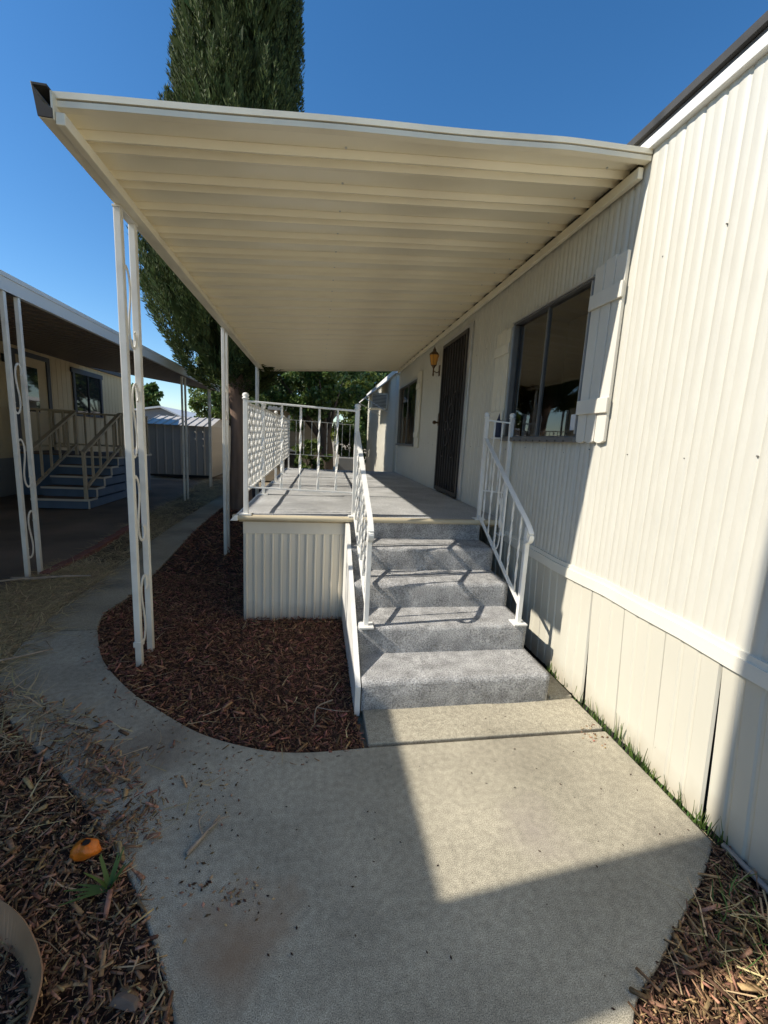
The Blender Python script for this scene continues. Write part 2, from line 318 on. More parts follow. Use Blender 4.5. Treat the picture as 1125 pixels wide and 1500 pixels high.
outer1 = [(p.x, p.y) for p in catmull([(a, b, 0) for a, b in [(-2.02, 3.26), (-1.95, 2.95), (-1.82, 2.6), (-1.5, 2.2), (-1.05, 1.80), (-.66, 1.40), (-.46, 1.13), (-.33, .92), (-.2, .6), (-.12, -.4)]], 5)]
rightc = [(p.x, p.y) for p in catmull([(a, b, 0) for a, b in [(.70, -.4), (.78, .55), (.88, .78), (1.05, .885), (1.23, .99), (1.42, 1.10), (1.585, 1.215)]], 5)]
slabA = inner + outer1[::1] + rightc + [(1.592, 1.55), (1.592, 1.872)]
walk = structure(sheet('walkway', slabA, 0.0, M['concrete'], .10, .008))
sl2 = sheet('slab', [(.285, 1.885), (1.592, 1.892), (1.585, 2.70), (.285, 2.70)], 0.002, M['concrete'], .10, .006); sl2.parent = walk
sl3 = sheet('slab', inner2 + outer2, -.002, M['walkc'], .10, .008); sl3.parent = walk
# soil under the bark
structure(sheet('planting_bed', [(p[0], p[1]) for p in inner] + [(p[0], p[1]) for p in inner2] + [(-1.9, 13), (-.3, 13), (-.3, 3.4), (.25, 3.4), (.25, 1.87)], -.020, M['mulchbase']))
structure(sheet('planting_bed', outer1 + [(-.12, -.4), (-.3, -1.5), (-2.6, -1.5), (-2.3, 1.6), (-2.05, 3.2)], -.018, M['mulchbase']))
structure(sheet('planting_bed', rightc + [(1.61, 1.215), (1.61, -1.5), (.7, -1.5)], -.020, M['mulchbase']))

def scatter_chips(name, poly, n, lr, z0, m, label, seed, dens=None, tilt=.35, lift=.025):
    rg = np.random.default_rng(seed); P = np.array([p[:2] for p in poly]); lo = P.min(0); hi = P.max(0)
    pts = np.zeros((0, 2))
    while len(pts) < n:
        c = rg.uniform(lo, hi, (n*2, 2)); k = inside(c[:, 0], c[:, 1], poly)
        if dens is not None: k &= rg.random(len(c)) < dens(c[:, 0], c[:, 1])
        pts = np.vstack([pts, c[k]])
    pts = pts[:n]
    L = rg.uniform(lr[0], lr[1], n)*rg.choice([.4, .75, 1.2, 1.9], n, p=[.42, .36, .17, .05]); W = L*rg.uniform(.10, .28, n); T = W*rg.uniform(.25, .6, n)
    an = rg.uniform(0, 2*np.pi, n); ti = rg.normal(0, tilt, n)
    d = np.stack([np.cos(an)*np.cos(ti), np.sin(an)*np.cos(ti), np.sin(ti)], 1)
    s = np.stack([-np.sin(an), np.cos(an), rg.normal(0, .35, n)], 1); s /= np.linalg.norm(s, axis=1)[:, None]
    u = np.cross(d, s); z = z0 + rg.random(n)**1.6*lift + np.abs(np.sin(ti))*L*.4 + .35*lift*lump(pts[:, 0]*5, pts[:, 1]*5)
    c = np.stack([pts[:, 0], pts[:, 1], z], 1); tp = rg.uniform(.3, 1.0, n); tq = rg.uniform(.3, 1.0, n)
    vs = np.zeros((n, 8, 3)); i = 0
    for e, tt in ((-1, tp), (1, tq)):
        for a, b in ((-1, -1), (1, -1), (1, 1), (-1, 1)):
            vs[:, i] = c + d*(e*L/2)[:, None] + s*(a*W/2*tt)[:, None] + u*(b*T/2)[:, None]; i += 1
    fq = np.array([(0, 1, 2, 3), (7, 6, 5, 4), (0, 4, 5, 1), (1, 5, 6, 2), (2, 6, 7, 3), (3, 7, 4, 0)])
    F = (np.arange(n)[:, None, None]*8 + fq[None]).reshape(-1, 4)
    return fast_mesh(name, vs.reshape(-1, 3), F, m, label, 'mulch')
def fast_mesh(name, V, F, m, label=None, cat=None, parent=None, kind='stuff', smooth=False, origin=None):
    me = bpy.data.meshes.new(name); k = F.shape[1]; V = np.asarray(V, float)
    org = np.array(origin if origin is not None else (wloc(parent) if parent is not None else (0, 0, 0)), float)
    me.vertices.add(len(V)); me.vertices.foreach_set('co', (V-org).astype(np.float32).ravel())
    me.loops.add(F.size); me.loops.foreach_set('vertex_index', F.astype(np.int32).ravel())
    me.polygons.add(len(F)); me.polygons.foreach_set('loop_start', np.arange(0, F.size, k, dtype=np.int32))
    me.polygons.foreach_set('loop_total', np.full(len(F), k, dtype=np.int32))
    if smooth: me.polygons.foreach_set('use_smooth', np.ones(len(F), bool))
    me.update(calc_edges=True); me.validate(); me.materials.append(m)
    o = bpy.data.objects.new(name, me); link(o, parent)
    if parent is None and origin is not None: o.location = origin
    if kind: o['kind'] = kind
    if label: tag(o, label, cat)
    return o
bedpoly = inner + [(-1.70, 3.6), (-1.64, 4.1), (-1.66, 4.6), (-.57, 4.6), (-.57, 3.44), (.235, 3.44), (.235, 2.15), (.27, 1.87)]
scatter_chips('bark_mulch', bedpoly, 46000, (.010, .034), -.016, M['mulch'], 'dark red bark mulch filling the curved bed beside the steps', 1)
scatter_chips('bark_mulch', [(-1.66, 4.6), (-1.80, 6.2), (-1.87, 7.4), (-1.92, 10), (-.57, 10), (-.57, 4.6)], 12000, (.025, .06), -.016, M['mulch'], 'shaded dark bark mulch strip along the deck side under the tree', 2)
lowpoly = [(-.62, 1.42), (-.40, 1.06), (-.24, .7), (-.14, .2), (-.9, .2), (-2.3, 1.2), (-2.3, 2.1), (-1.75, 2.55), (-1.20, 2.28), (-.78, 2.02), (-.45, 1.82), (-.38, 1.62)]
def dens_low(x, y):   # thick left of the slab edge, thinning over the concrete
    e = np.array(outer1); dx = np.min(np.hypot(x[:, None]-e[None, :, 0], y[:, None]-e[None, :, 1]), axis=1)
    on = inside(x, y, slabA); cl = .5+.5*lump(x*6, y*6)
    zone = inside(x, y, [(-2.1, 2.75), (-1.76, 2.60), (-1.40, 2.32), (-1.08, 2.06), (-.78, 1.84), (-.60, 1.62), (-.50, 1.40), (-.9, 1.3), (-2.3, 1.9)])
    thin = np.clip(1.0-dx*2.1, .0, 1)*np.clip(cl*2.0-.35, 0, 1)**1.5
    return np.where(on, np.where(zone, np.clip(.22+.9*cl, 0, 1), thin*.6), 1.0)
scatter_chips('bark_mulch', lowpoly, 46000, (.010, .036), -.012, M['mulchdry'], 'brown shredded bark scattered left of the concrete walk', 3, dens_low)
scatter_chips('bark_mulch', rightc[4:] + [(1.60, 1.20), (1.60, -.1), (.72, -.1)], 15000, (.011, .038), -.016, M['mulchdry'], 'reddish bark in the corner between walk and house skirting', 4)

rgs = np.random.default_rng(77); ei = np.array(inner); kk_ = rgs.integers(0, len(ei), 260)
spill = ei[kk_] + rgs.normal(0, .018, (260, 2)) + np.stack([-np.abs(rgs.normal(0, .02, 260)), -np.abs(rgs.normal(0, .03, 260))], 1)
sp_poly = [(p[0]-.10, p[1]-.09) for p in inner] + [(p[0], p[1]) for p in inner[::-1]]
scatter_chips('bark_mulch', sp_poly, 240, (.008, .024), .003, M['mulch'], 'few bark chips spilled along the curved concrete edge', 5, tilt=.1, lift=.004)
def blades(name, pts, L, W, m, label, cat, seed, up=.15, z0=0.0, lean=1.0):
    rg = np.random.default_rng(seed); n = len(pts); an = rg.uniform(0, 2*np.pi, n)
    L = rg.uniform(L[0], L[1], n); W = rg.uniform(W[0], W[1], n)
    h = np.stack([np.cos(an), np.sin(an)], 1)*lean; el = rg.normal(up, up*.5, n)
    s = np.stack([-np.sin(an), np.cos(an), np.zeros(n)], 1); bend = rg.normal(0, .35, n)
    c = np.stack([pts[:, 0], pts[:, 1], np.full(n, z0) if np.isscalar(z0) else z0], 1); vs = np.zeros((n, 6, 3))
    for i, t in enumerate((0, .5, 1.0)):
        ce = c + np.stack([h[:, 0]*L*t - h[:, 1]*bend*L*t*t, h[:, 1]*L*t + h[:, 0]*bend*L*t*t, el*L*(t - .45*t*t*(1 if lean > .5 else .2))], 1)
        w = (W*(1-.75*t))[:, None]
        vs[:, 2*i] = ce - s*w/2; vs[:, 2*i+1] = ce + s*w/2
    F = (np.arange(n)[:, None, None]*6 + np.array([(0, 1, 3, 2), (2, 3, 5, 4)])[None]).reshape(-1, 4)
    return fast_mesh(name, vs.reshape(-1, 3), F, m, label, cat)
def sample(poly, n, seed, dens=None):
    rg = np.random.default_rng(seed); P = np.array(poly); out = np.zeros((0, 2))
    while len(out) < n:
        c = rg.uniform(P.min(0), P.max(0), (2*n, 2)); k = inside(c[:, 0], c[:, 1], poly)
        if dens is not None: k &= rg.random(len(c)) < dens(c[:, 0], c[:, 1])
        out = np.vstack([out, c[k]])
    return out[:n]
strawpoly = [(-2.72, 2.6), (-2.02, 2.9), (-2.06, 3.5), (-2.12, 4.75), (-2.22, 6.0), (-2.27, 7.4), (-2.3, 9), (-2.2, 14.6), (-3.6, 14.6), (-3.12, 9.8), (-2.98, 7.3), (-2.8, 5.8), (-2.74, 4)]
blades('dry_grass', np.vstack([sample(strawpoly, 14000, 5, lambda x, y: .25+.75*(lump(x*3, y*2) > -.1)), sample([(-2.75, 2.4), (-2.0, 2.4), (-1.85, 2.75), (-2.05, 3.6), (-2.1, 5), (-2.75, 5)], 9000, 6)]), (.08, .26), (.005, .011), M['straw'], 'matted dry straw grass between the walk and driveway', 'dry grass', 7, .20, -.016)
blades('dry_grass', sample([(-2.3, 2.2), (-2.05, 3.1), (-1.85, 2.75), (-1.5, 2.42), (-1.2, 2.15), (-1.5, 1.8)], 450, 58), (.06, .24), (.004, .009), M['straw'], 'straw and dry stems strewn over the outer walk edge', 'dry grass', 59, .14, .006)
blades('dry_grass', sample(lowpoly, 320, 8), (.05, .2), (.003, .007), M['straw'], 'loose dry stems lying over the scattered bark', 'dry grass', 9, .14, .008)
blades('dry_grass', sample(bedpoly, 130, 18), (.05, .16), (.003, .006), M['straw'], 'few pale straw stems lying on the curved mulch bed', 'dry grass', 19, .12, .012)
blades('dry_grass', sample([(.95, .75), (1.6, 1.15), (1.6, .2), (.75, .2)], 160, 28), (.06, .2), (.003, .007), M['straw'], 'pale dry stems on the bark beside the skirting', 'dry grass', 29, .14, .012)
gp = np.stack([RNG.uniform(1.592, 1.613, 420), np.concatenate([RNG.uniform(1.18, 2.5, 300), RNG.normal(1.62, .07, 60), RNG.normal(1.35, .05, 60)])], 1)
blades('grass_tufts', gp, (.02, .06), (.004, .008), M['grass'], 'short green grass tufts along the foot of the skirting', 'grass', 31, 1.5, -.01, .45)
blades('grass_tufts', sample([(1.25, .95), (1.58, 1.15), (1.58, .7), (1.15, .7)], 90, 33), (.05, .12), (.004, .008), M['grass'], 'thin green blades in the bark near the conduit', 'grass', 34, 1.0, -.01, .6)

# ------------------------------------------------------------------ mobile home (right)
WX = 1.62
home = thing('mobile_home', (3.4, 3.0, 0), 'cream ribbed metal mobile home with white skirting beside the steps', 'house')
OPEN = [(2.47, 3.53, 1.575, 2.525), (4.60, 5.60, .80, 2.76), (7.03, 8.58, 1.46, 2.55)]   # y0,y1,z0,z1
def rib_profile(y0, y1, pitch=.1):
    ys = {}
    y = y0
    while y < y1:
        for t, dx in ((0, 0.0010), (.03, .0022), (.06, .0010), (.25, -.0006), (.42, 0.0), (.46, .0042), (.50, .0056), (.54, .0042), (.58, 0.0), (.78, -.0006)):
            yy = y + t*pitch
            if y0 <= yy <= y1: ys[round(yy, 4)] = dx
        y += pitch
    for a, b, _, _ in OPEN:
        for q in (a, b): ys.setdefault(round(q, 4), .004)
    ys.setdefault(round(y0, 4), 0.0); ys.setdefault(round(y1, 4), 0.0)
    return sorted(ys.items())
mb = MB(); prof = rib_profile(-5.0, 8.69); Z0, Z1 = .775, 3.0
vid = {}
def wv(i, z):
    k = (i, round(z, 4))
    if k not in vid:
        y, dx = prof[i]; mb.v.append((WX - .012 + dx + .0022*math.sin(y*1.3+z*.9)+.0012*math.sin(y*5.1+z*2.1), y, z)); vid[k] = len(mb.v)-1
    return vid[k]
for i in range(len(prof)-1):
    ym = (prof[i][0]+prof[i+1][0])/2; iv = [(Z0, Z1)]
    for a, b, c, d in OPEN:
        if a < ym < b: iv = [(max(Z0, -9), c), (d, Z1)] if c > Z0 else [(d, Z1)]
    for za, zb in iv:
        k = max(1, int((zb-za)/.35)); zz = [za+(zb-za)*j/k for j in range(k+1)]
        for j in range(k): mb.f.append((wv(i, zz[j]), wv(i, zz[j+1]), wv(i+1, zz[j+1]), wv(i+1, zz[j])))
mb.build('wall', M['siding'], home, smooth=True)
mb = MB()
for q, zz in enumerate((1.50, 2.44)):
    for k in range(40):
        yy = -3.7+k*.30+.05*math.sin(k*5.1+q); zq = zz+.015*math.sin(k*2.3)
        if not any(a-.03 < yy < b+.03 and c-.03 < zq < d+.03 for a, b, c, d in OPEN): mb.tube([(WX-.0165, yy, zq), (WX-.010, yy, zq)], .003, 6)
mb.build('nail_heads', M['alu'], home)['kind'] = 'stuff'
mb = MB(); mb.box(WX, 5.6, 8.60, 8.685, .1, 3.0); mb.box(5.5, 5.6, -5, 8.60, .1, 3.0); mb.box(WX+.01, 5.5, -5.1, -5.0, .1, 3.0)
mb.build('end_wall', M['siding'], home)
mb = MB(); mb.box(WX-.028, WX+.02, 8.62, 8.70, .0, 3.0); mb.build('corner_trim', M['trimcream'], home, bevel=.004)
# belt trim: slightly wavy aluminium strip above the skirting
mb = MB(); n = 46
for k in range(n):
    a, b = -3+11.6*k/n, -3+11.6*(k+1)/n
    w = lambda y: .006*math.sin(y*4.2)+.004*math.sin(y*9.7)
    for (q, x0, x1, z0, z1) in ((0, WX-.030, WX-.002, .705, .765), (1, WX-.022, WX-.004, .765, .792)):
        vs = [(x0, a, z0+w(a)), (x1, a, z0+w(a)), (x1, a, z1+w(a)), (x0, a, z1+w(a)), (x0, b, z0+w(b)), (x1, b, z0+w(b)), (x1, b, z1+w(b)), (x0, b, z1+w(b))]
        mb.add(vs, [(0, 1, 2, 3), (7, 6, 5, 4), (0, 4, 5, 1), (1, 5, 6, 2), (2, 6, 7, 3), (3, 7, 4, 0)])
mb.build('belt_trim', M['trimcream'], home)
# skirting panels, each its own sheet with two shallow ribs, leaning a little
def skirt_panel(y, w, j):
    m2 = MB(); sh = -.045; lean = .012*math.sin(j*2.3); gap = .006+.004*math.sin(j*1.7)
    pr = [(0, .012), (.006, 0), (w*.30, 0), (w*.33, .006), (w*.37, .006), (w*.40, 0), (w*.62, 0), (w*.65, .006), (w*.69, .006), (w*.72, 0), (w-gap, 0), (w-gap, .010)]
    vs = []; nz = 5
    for q in range(nz):
        t = q/(nz-1); z = .012+(.712-.012)*t
        for (dy, dx) in pr: vs.append((WX-.014+dx+lean*(1-t)-.004*math.sin(t*3+j)*(dy/w), y+dy+sh*(1-t), z))
    P = len(pr); fs = [(q*P+i, (q+1)*P+i, (q+1)*P+i+1, q*P+i+1) for q in range(nz-1) for i in range(P-1)]
    m2.add(vs, fs); o = m2.build('skirting_panel', M['skirt'], home)
    return o
y = -1.36; j = 0
while y < 8.4:
    skirt_panel(y, .27, j); y += .27; j += 1
mb = MB(); mb.box(WX+.012, WX+.03, -3, 8.6, -.04, .73); mb.build('skirting_backing', M['gap'], home)
mb = MB(); mb.tube([(1.595, -1.0, .012), (1.597, .6, .014), (1.60, 1.19, .014)], .011, 8); mb.build('conduit', M['galv'], home, smooth=True)
# eave: white drip strip, dark roofing edge, low roof
mb = MB(); mb.box(WX-.045, WX-.005, -5, 8.7, 2.985, 3.035); mb.build('eave_strip', M['white'], home, bevel=.004)
mb = MB(); mb.box(WX-.032, WX+.1, -5, 8.7, 3.037, 3.062); mb.build('eave_gap', M['alu'], home)
mb = MB(); mb.prism([(WX-.055, -5, 3.064), (3.6, -5, 3.30), (5.7, -5, 3.064), (5.7, -5, 3.10), (3.6, -5, 3.335), (WX-.055, -5, 3.10)], (0, 13.75, 0)); mb.build('roof', M['roofing'], home)

# windows
def window(y0, y1, z0, z1, split, parent, light=False):
    fr = MB(); t = .024; x0, x1 = WX-.034, WX+.03
    fr.box(x0, x1, y0, y1, z1-t, z1); fr.box(x0, x1, y0, y1, z0, z0+t*.8); fr.box(x0, x1, y0, y0+t, z0+t*.8, z1-t); fr.box(x0, x1, y1-t, y1, z0+t*.8, z1-t)
    w = fr.build('window', M['alu'], parent, bevel=.003)
    b = MB(); b.box(WX-.016, WX+.012, split-.010, split+.010, z0+t*.8, z1-t); b.build('mullion', M['alu'], w)
    b = MB(); b.box(x0-.010, x0, y0+.005, y0+.013, z0+.03, z1-.03); b.box(x0-.010, x0, y1-.013, y1-.005, z0+.03, z1-.03); b.box(x0-.012, x0, y0, y1, z1-.012, z1); b.build('frame_lip', M['alulight'], w)
    for a, c, xx in ((y0+t, split-.014, WX-.004), (split+.014, y1-t, WX+.008)):
        b = MB(); b.add([(xx, a, z0+t*.8), (xx, c, z0+t*.8), (xx, c, z1-t), (xx, a, z1-t)], [(0, 3, 2, 1)]); b.build('pane', M['glass'], w)
    b = MB(); b.box(x0-.022, x0, y0-.01, y1+.01, z0-.022, z0+.010); b.build('sill', M['alu'], w, bevel=.003)
    r = MB(); rx0, rx1 = WX+.032, WX+.75
    r.add([(rx0, y0, z0), (rx0, y1, z0), (rx0, y1, z1), (rx0, y0, z1), (rx1, y0-.5, z0-.5), (rx1, y1+.5, z0-.5), (rx1, y1+.5, z1+.2), (rx1, y0-.5, z1+.2)],
          [(0, 1, 5, 4), (1, 2, 6, 5), (2, 3, 7, 6), (3, 0, 4, 7), (4, 5, 6, 7)])
    r.build('room_lining', M['inside'], w)
    return w
w1 = window(*OPEN[0], 3.01, home)
b = MB(); b.box(WX-.010, WX-.0065, 2.53, 2.585, 1.63, 1.73); b.build('sticker', M['paper'], w1)
b = MB()
for k in range(9): b.box(WX-.058, WX-.052, 2.56+k*.1, 2.574+k*.1, 1.553, 1.566)
b.build('sill_screws', M['gap'], w1)
w2 = window(*OPEN[2], 7.82, home)
b = MB(); cv = []
for k in range(60): cv.append((WX+.07+.018*math.sin(k*1.1), 7.03+.80*k/59))
b.add([(x, yy, 1.5) for x, yy in cv] + [(x, yy, 2.53) for x, yy in cv], [(k, k+1, 61+k, 60+k) for k in range(59)]); b.build('curtain', M['curtain'], w2, smooth=True)
# shutters: three boards and two battens
def shutter(y0, y1, z0, z1, m, bats):
    w = (y1-y0)/3; s = None
    for k in (1, 0, 2):
        a, c = y0+k*w+.0035, y0+(k+1)*w-.0035; pts = [(a, z1+.012*((k % 2)-.5)), (a, z0+.012)]
        for t in range(1, 6): pts.append((a+(c-a)*t/6, z0+.012-.012*math.sin(math.pi*t/6)))
        pts += [(c, z0+.012), (c, z1+.012*((k % 2)-.5))]
        b = MB(); b.prism([(WX-.040, p, q) for p, q in pts], (.020, 0, 0)); o = b.build('shutter' if s is None else 'board', m, s or home, bevel=.003); s = s or o
    for zc, e0, e1 in bats:
        b = MB(); b.prism([(WX-.056, y0-.006, zc-.042), (WX-.056, y1+.004, zc-.042), (WX-.056, y1+.004, zc+.042), (WX-.056, y0-.006, zc+.042)], (.0155, 0, 0)); b.build('batten', m, s, bevel=.004)
    return s
s = shutter(2.195, 2.465, 1.55, 2.56, M['shutter'], [(2.36, 0, 0), (1.76, 0, 0)]); s['label'] = 'pale grey board shutter'
s = shutter(3.56, 3.84, 1.58, 2.50, M['shuttercream'], [(2.33, 0, 0), (1.77, 0, 0)]); s['label'] = 'cream board shutter'
s = shutter(6.74, 7.01, 1.42, 2.62, M['shuttercream'], [(2.40, 0, 0), (1.63, 0, 0)]); s['label'] = 'cream board shutter'
# security door
d = MB(); d.box(WX-.006, WX+.03, 4.60, 5.60, .885, 2.76); door = d.build('door', M['screen'], home); door['label'] = 'dark bronze barred security door'
d = MB()
for (a, b_, c, e) in ((4.66, 4.70, .90, 2.75), (5.55, 5.59, .90, 2.75)): d.box(WX-.045, WX-.008, a, b_, c, e)
d.box(WX-.045, WX-.008, 4.70, 5.55, 2.71, 2.75); d.box(WX-.045, WX-.008, 4.70, 5.55, .90, .95); d.build('door_frame', M['doorsteel'], door)
d = MB(); d.box(WX-.03, WX-.006, 4.555, 4.655, .885, 2.80); d.box(WX-.03, WX-.006, 4.655, 5.60, 2.762, 2.80); d.build('jamb', M['alulight'], door, bevel=.003)
bar0 = None
for k in range(8):
    yb = 4.78+k*.10
    if bar0 is None:
        d = MB(); d.box(WX-.036, WX-.020, yb-.007, yb+.007, .95, 2.71); bar0 = d.build('bar', M['doorsteel'], door)
    else: copy_obj(bar0, door, (0, yb-4.78, 0))
d = MB(); sc_pts = euler_scroll(4.4, 30)
for (yc, zc, h, fl) in ((4.98, 1.95, .34, 1), (5.28, 1.95, .34, -1), (4.98, 1.52, .34, -1), (5.28, 1.52, .34, 1), (5.13, 1.74, .5, 1)):
    d.tube([(WX-.042, yc+fl*u*h, zc+w_*h) for u, w_ in sc_pts], .007, 5)
d.build('scrollwork', M['doorsteel'], door, smooth=True)
d = MB(); d.box(WX-.056, WX-.045, 5.53, 5.58, 1.74, 1.90); d.tube([(WX-.05, 5.555, 1.78), (WX-.10, 5.555, 1.78)], .012, 8); d.lathe(WX-.105, 5.555, [(.004, 1.755), (.024, 1.765), (.026, 1.785), (.02, 1.80), (.004, 1.805)], 10)
d.build('handle', M['brass'], door, smooth=False)
# wall lantern
lan = thing('wall_lantern', (WX-.10, 5.80, 2.40), 'amber glass lantern glowing on the wall beside the barred door', 'lamp')
lx, ly = WX-.10, 5.80
mb = MB(); mb.lathe(lx, ly, [(.035, 2.545), (.062, 2.66), (.060, 2.675)], 6); mb.build('glass_body', M['amber'], lan)
mb = MB(); mb.lathe(lx, ly, [(.012, 2.565), (.022, 2.59), (.022, 2.62), (.008, 2.645)], 8); mb.build('bulb', M['bulb'], lan, smooth=True)
mb = MB(); mb.lathe(lx, ly, [(.070, 2.676), (.055, 2.70), (.025, 2.725), (.022, 2.745), (.008, 2.765), (.004, 2.785)], 8); mb.build('cap', M['brass'], lan)
mb = MB(); mb.lathe(lx, ly, [(.006, 2.40), (.014, 2.42), (.010, 2.44), (.010, 2.50), (.022, 2.525), (.040, 2.544)], 8); mb.tube([(lx, ly, 2.47), (lx+.05, ly, 2.45), (lx+.085, ly, 2.47)], .007, 6); mb.box(WX-.022, WX-.010, ly-.03, ly+.03, 2.41, 2.55); mb.build('bracket', M['brass'], lan)
mb = MB()
for k in range(6):
    a = 2*math.pi*k/6; mb.tube([(lx+.037*math.cos(a), ly+.037*math.sin(a), 2.545), (lx+.064*math.cos(a), ly+.064*math.sin(a), 2.676)], .003, 4)
mb.build('cage', M['brass'], lan)
# small cover plate under far window
mb = MB(); mb.box(WX-.035, WX-.012, 6.76, 6.90, 1.42, 1.60); mb.tube([(WX-.05, 6.83, 1.535), (WX-.034, 6.83, 1.535)], .035, 10); tag(mb.build('outlet_box', M['shuttercream'], origin=(WX-.012, 6.83, 1.42), bevel=.004), 'cream outlet box on the wall below the far window corner', 'outlet box')

# ------------------------------------------------------------------ porch awning
def rz(x): return 2.97 + (x-1.62)*.073
aw = thing('porch_awning', (.25, 5.4, 2.75), 'cream corrugated metal porch awning attached to the mobile home', 'awning')
PITCH = .288
pp = [(0, 0), (.112, 0), (.1135, .010), (.1165, .010), (.118, 0), (.132, -.030), (.137, -.030), (.190, -.002), (.196, -.002), (.210, -.030), (.215, -.030), (.272, 0), (.276, .0006), (.291, .0006)]
def pan(y0, wob):
    m2 = MB(); xs = np.linspace(-1.075, 1.60, 15); vs = []
    for x in xs:
        for (dy, dz) in pp: vs.append((x, y0+dy, rz(x)+dz+.0012*math.sin(x*4.1+wob)*min(1, dy*8)*min(1, (.29-dy)*8)))
    P = len(pp); fs = [(i*P+k, i*P+k+1, (i+1)*P+k+1, (i+1)*P+k) for i in range(len(xs)-1) for k in range(P-1)]
    return m2.add(vs, fs)
pans = [pan(2.17, q*1.9).build('roof_panel', M['awning'], aw) for q in range(3)]
k = 3
while 2.17 + k*PITCH < 8.55:
    src = pans[k % 3]; c = src.copy(); link(c, aw); c.location = (0, k*PITCH, 0); k += 1
for q in (1, 2): pans[q].location = (0, q*PITCH, 0)
YE = 2.17 + k*PITCH
# front drip edge: two strips with a dark groove, sagging a little
def front_edge(z0, z1, y0, y1, m, name):
    m2 = MB(); xs = np.linspace(-1.085, 1.60, 40); vs = []
    sag = lambda x: .003*math.sin((x+1.1)*2.3) + .002*math.sin(x*5.7+1) - (.018*max(0, x-1.15)/.45)
    for x in xs:
        for (yy, zz) in ((y0, z0), (y1, z0), (y1, z1), (y0, z1)): vs.append((x, yy, rz(x)+zz+sag(x)))
    fs = [(i*4+j, i*4+(j+1) % 4, (i+1)*4+(j+1) % 4, (i+1)*4+j) for i in range(39) for j in range(4)] + [(3, 2, 1, 0), (156, 157, 158, 159)]
    return m2.add(vs, fs).build(name, m, aw)
front_edge(.016, .040, 2.138, 2.18, M['beam'], 'drip_edge')
front_edge(.010, .016, 2.150, 2.18, M['gap'], 'drip_groove')
front_edge(-.012, .010, 2.142, 2.18, M['beam'], 'drip_edge')
mb2 = MB()
mb2.prism([(-1.10, YE+.006, rz(-1.10)-.05), (1.60, YE+.006, rz(1.6)-.05), (1.60, YE+.006, rz(1.6)+.04), (-1.10, YE+.006, rz(-1.10)+.04)], (0, .03, 0)); mb2.build('rear_fascia', M['beam'], aw)
gz = rz(-1.08)
mb = MB(); mb.prism([(-1.068, 2.122, gz-.084), (-1.032, 2.122, gz-.084), (-1.032, 2.122, gz-.039), (-1.068, 2.122, gz-.039)], (0, YE-2.122, 0)); mb.build('side_beam', M['beam'], aw, bevel=.003)
gp_ = [(-1.070, gz-.072), (-1.122, gz-.072), (-1.142, gz+.030), (-1.146, gz+.050), (-1.140, gz+.050), (-1.134, gz+.030), (-1.116, gz-.062), (-1.078, gz-.062), (-1.078, gz+.03), (-1.070, gz+.03)]
mb = MB(); mb.prism([(x, 2.115, z) for x, z in gp_], (0, YE-2.115, 0)); mb.build('gutter', M['beam'], aw)
mb = MB(); mb.prism([(-1.124, 2.108, gz-.070), (-1.072, 2.108, gz-.070), (-1.072, 2.108, gz-.035), (-1.100, 2.108, gz-.022), (-1.120, 2.108, gz+.01), (-1.140, 2.108, gz+.048)], (0, .006, 0)); mb.build('gutter_end', M['gap'], aw)
mb = MB(); mb.prism([(-1.132, 2.10, gz+.032), (-1.080, 2.10, gz+.032), (-1.080, 2.10, gz+.040), (-1.132, 2.10, gz+.040)], (0, .30, 0)); mb.build('gutter_cover', M['gap'], aw)
mb = MB(); mb.box(WX-.024, WX-.0165, 2.20, YE, 2.91, 3.005); mb.build('gap_shade_strip', M['gap'], aw)  # added dark strip: blocks light slivers, stands in for shade above the hanger
mb = MB(); mb.box(WX-.055, WX-.025, 2.18, YE, 2.874, 2.928); mb.build('wall_hanger', M['beam'], aw, bevel=.004)
mb = MB(); y = 2.25
while y < YE:
    for xx in (.1, 1.45): mb.lathe(xx, y+.02, [(.006, rz(xx)-.004), (.006, rz(xx)+.001)], 6)
    y += PITCH
mb.build('screws', M['alulight'], aw)['kind'] = 'stuff'

# posts
SCR = euler_scroll(4.7, 27)
def awning_post(x, ya, gap, ztop, label, group, m, base=0.0, sw=.038, motifs=((.33, .44), (1.0, .42), (1.55, .44), (2.2, .44)), z0=-.03):
    t = thing('awning_post', (x, ya, base), label, 'post', group)
    for y_ in (ya, ya+gap):
        b_ = MB(); b_.bar((x, y_, z0), (x, y_, ztop), sw, sw, (0, 1, 0)); b_.build('upright', m, t, bevel=.004)
    for q, (zc, h) in enumerate(motifs):
        for half in (0,):
            b_ = MB(); fl = 1 if q % 2 else -1
            sx = (gap-sw)*.92/ (max(p[0] for p in SCR)-min(p[0] for p in SCR))
            b_.tube([(x, ya+gap/2+fl*u*sx, zc+w_*h) for u, w_ in SCR], .004, flat=(.018, .006, (1, 0, 0)))
            b_.build('scroll', m, t)
    b_ = MB(); b_.box(x-.022, x+.022, ya-.022, ya+gap+.022, ztop, ztop+.010); b_.build('top_bracket', m, t)
    return t
p = awning_post(-1.112, 2.77, .19, 2.688, 'pale double-tube awning post standing at the wide end of mulch bed', 'porch awning posts', M['postpaint'])
b_ = MB(); b_.box(-1.135, -1.089, 2.742, 2.798, .118, .150); b_.build('strap', M['postpaint'], p)
awning_post(-1.112, 5.42, .17, 2.688, 'pale double-tube awning post in mulch just before the leaning trunk', 'porch awning posts', M['postpaint'])
awning_post(-1.112, 8.18, .17, 2.688, 'pale double-tube awning post behind the deck at the trunk', 'porch awning posts', M['postpaint'])

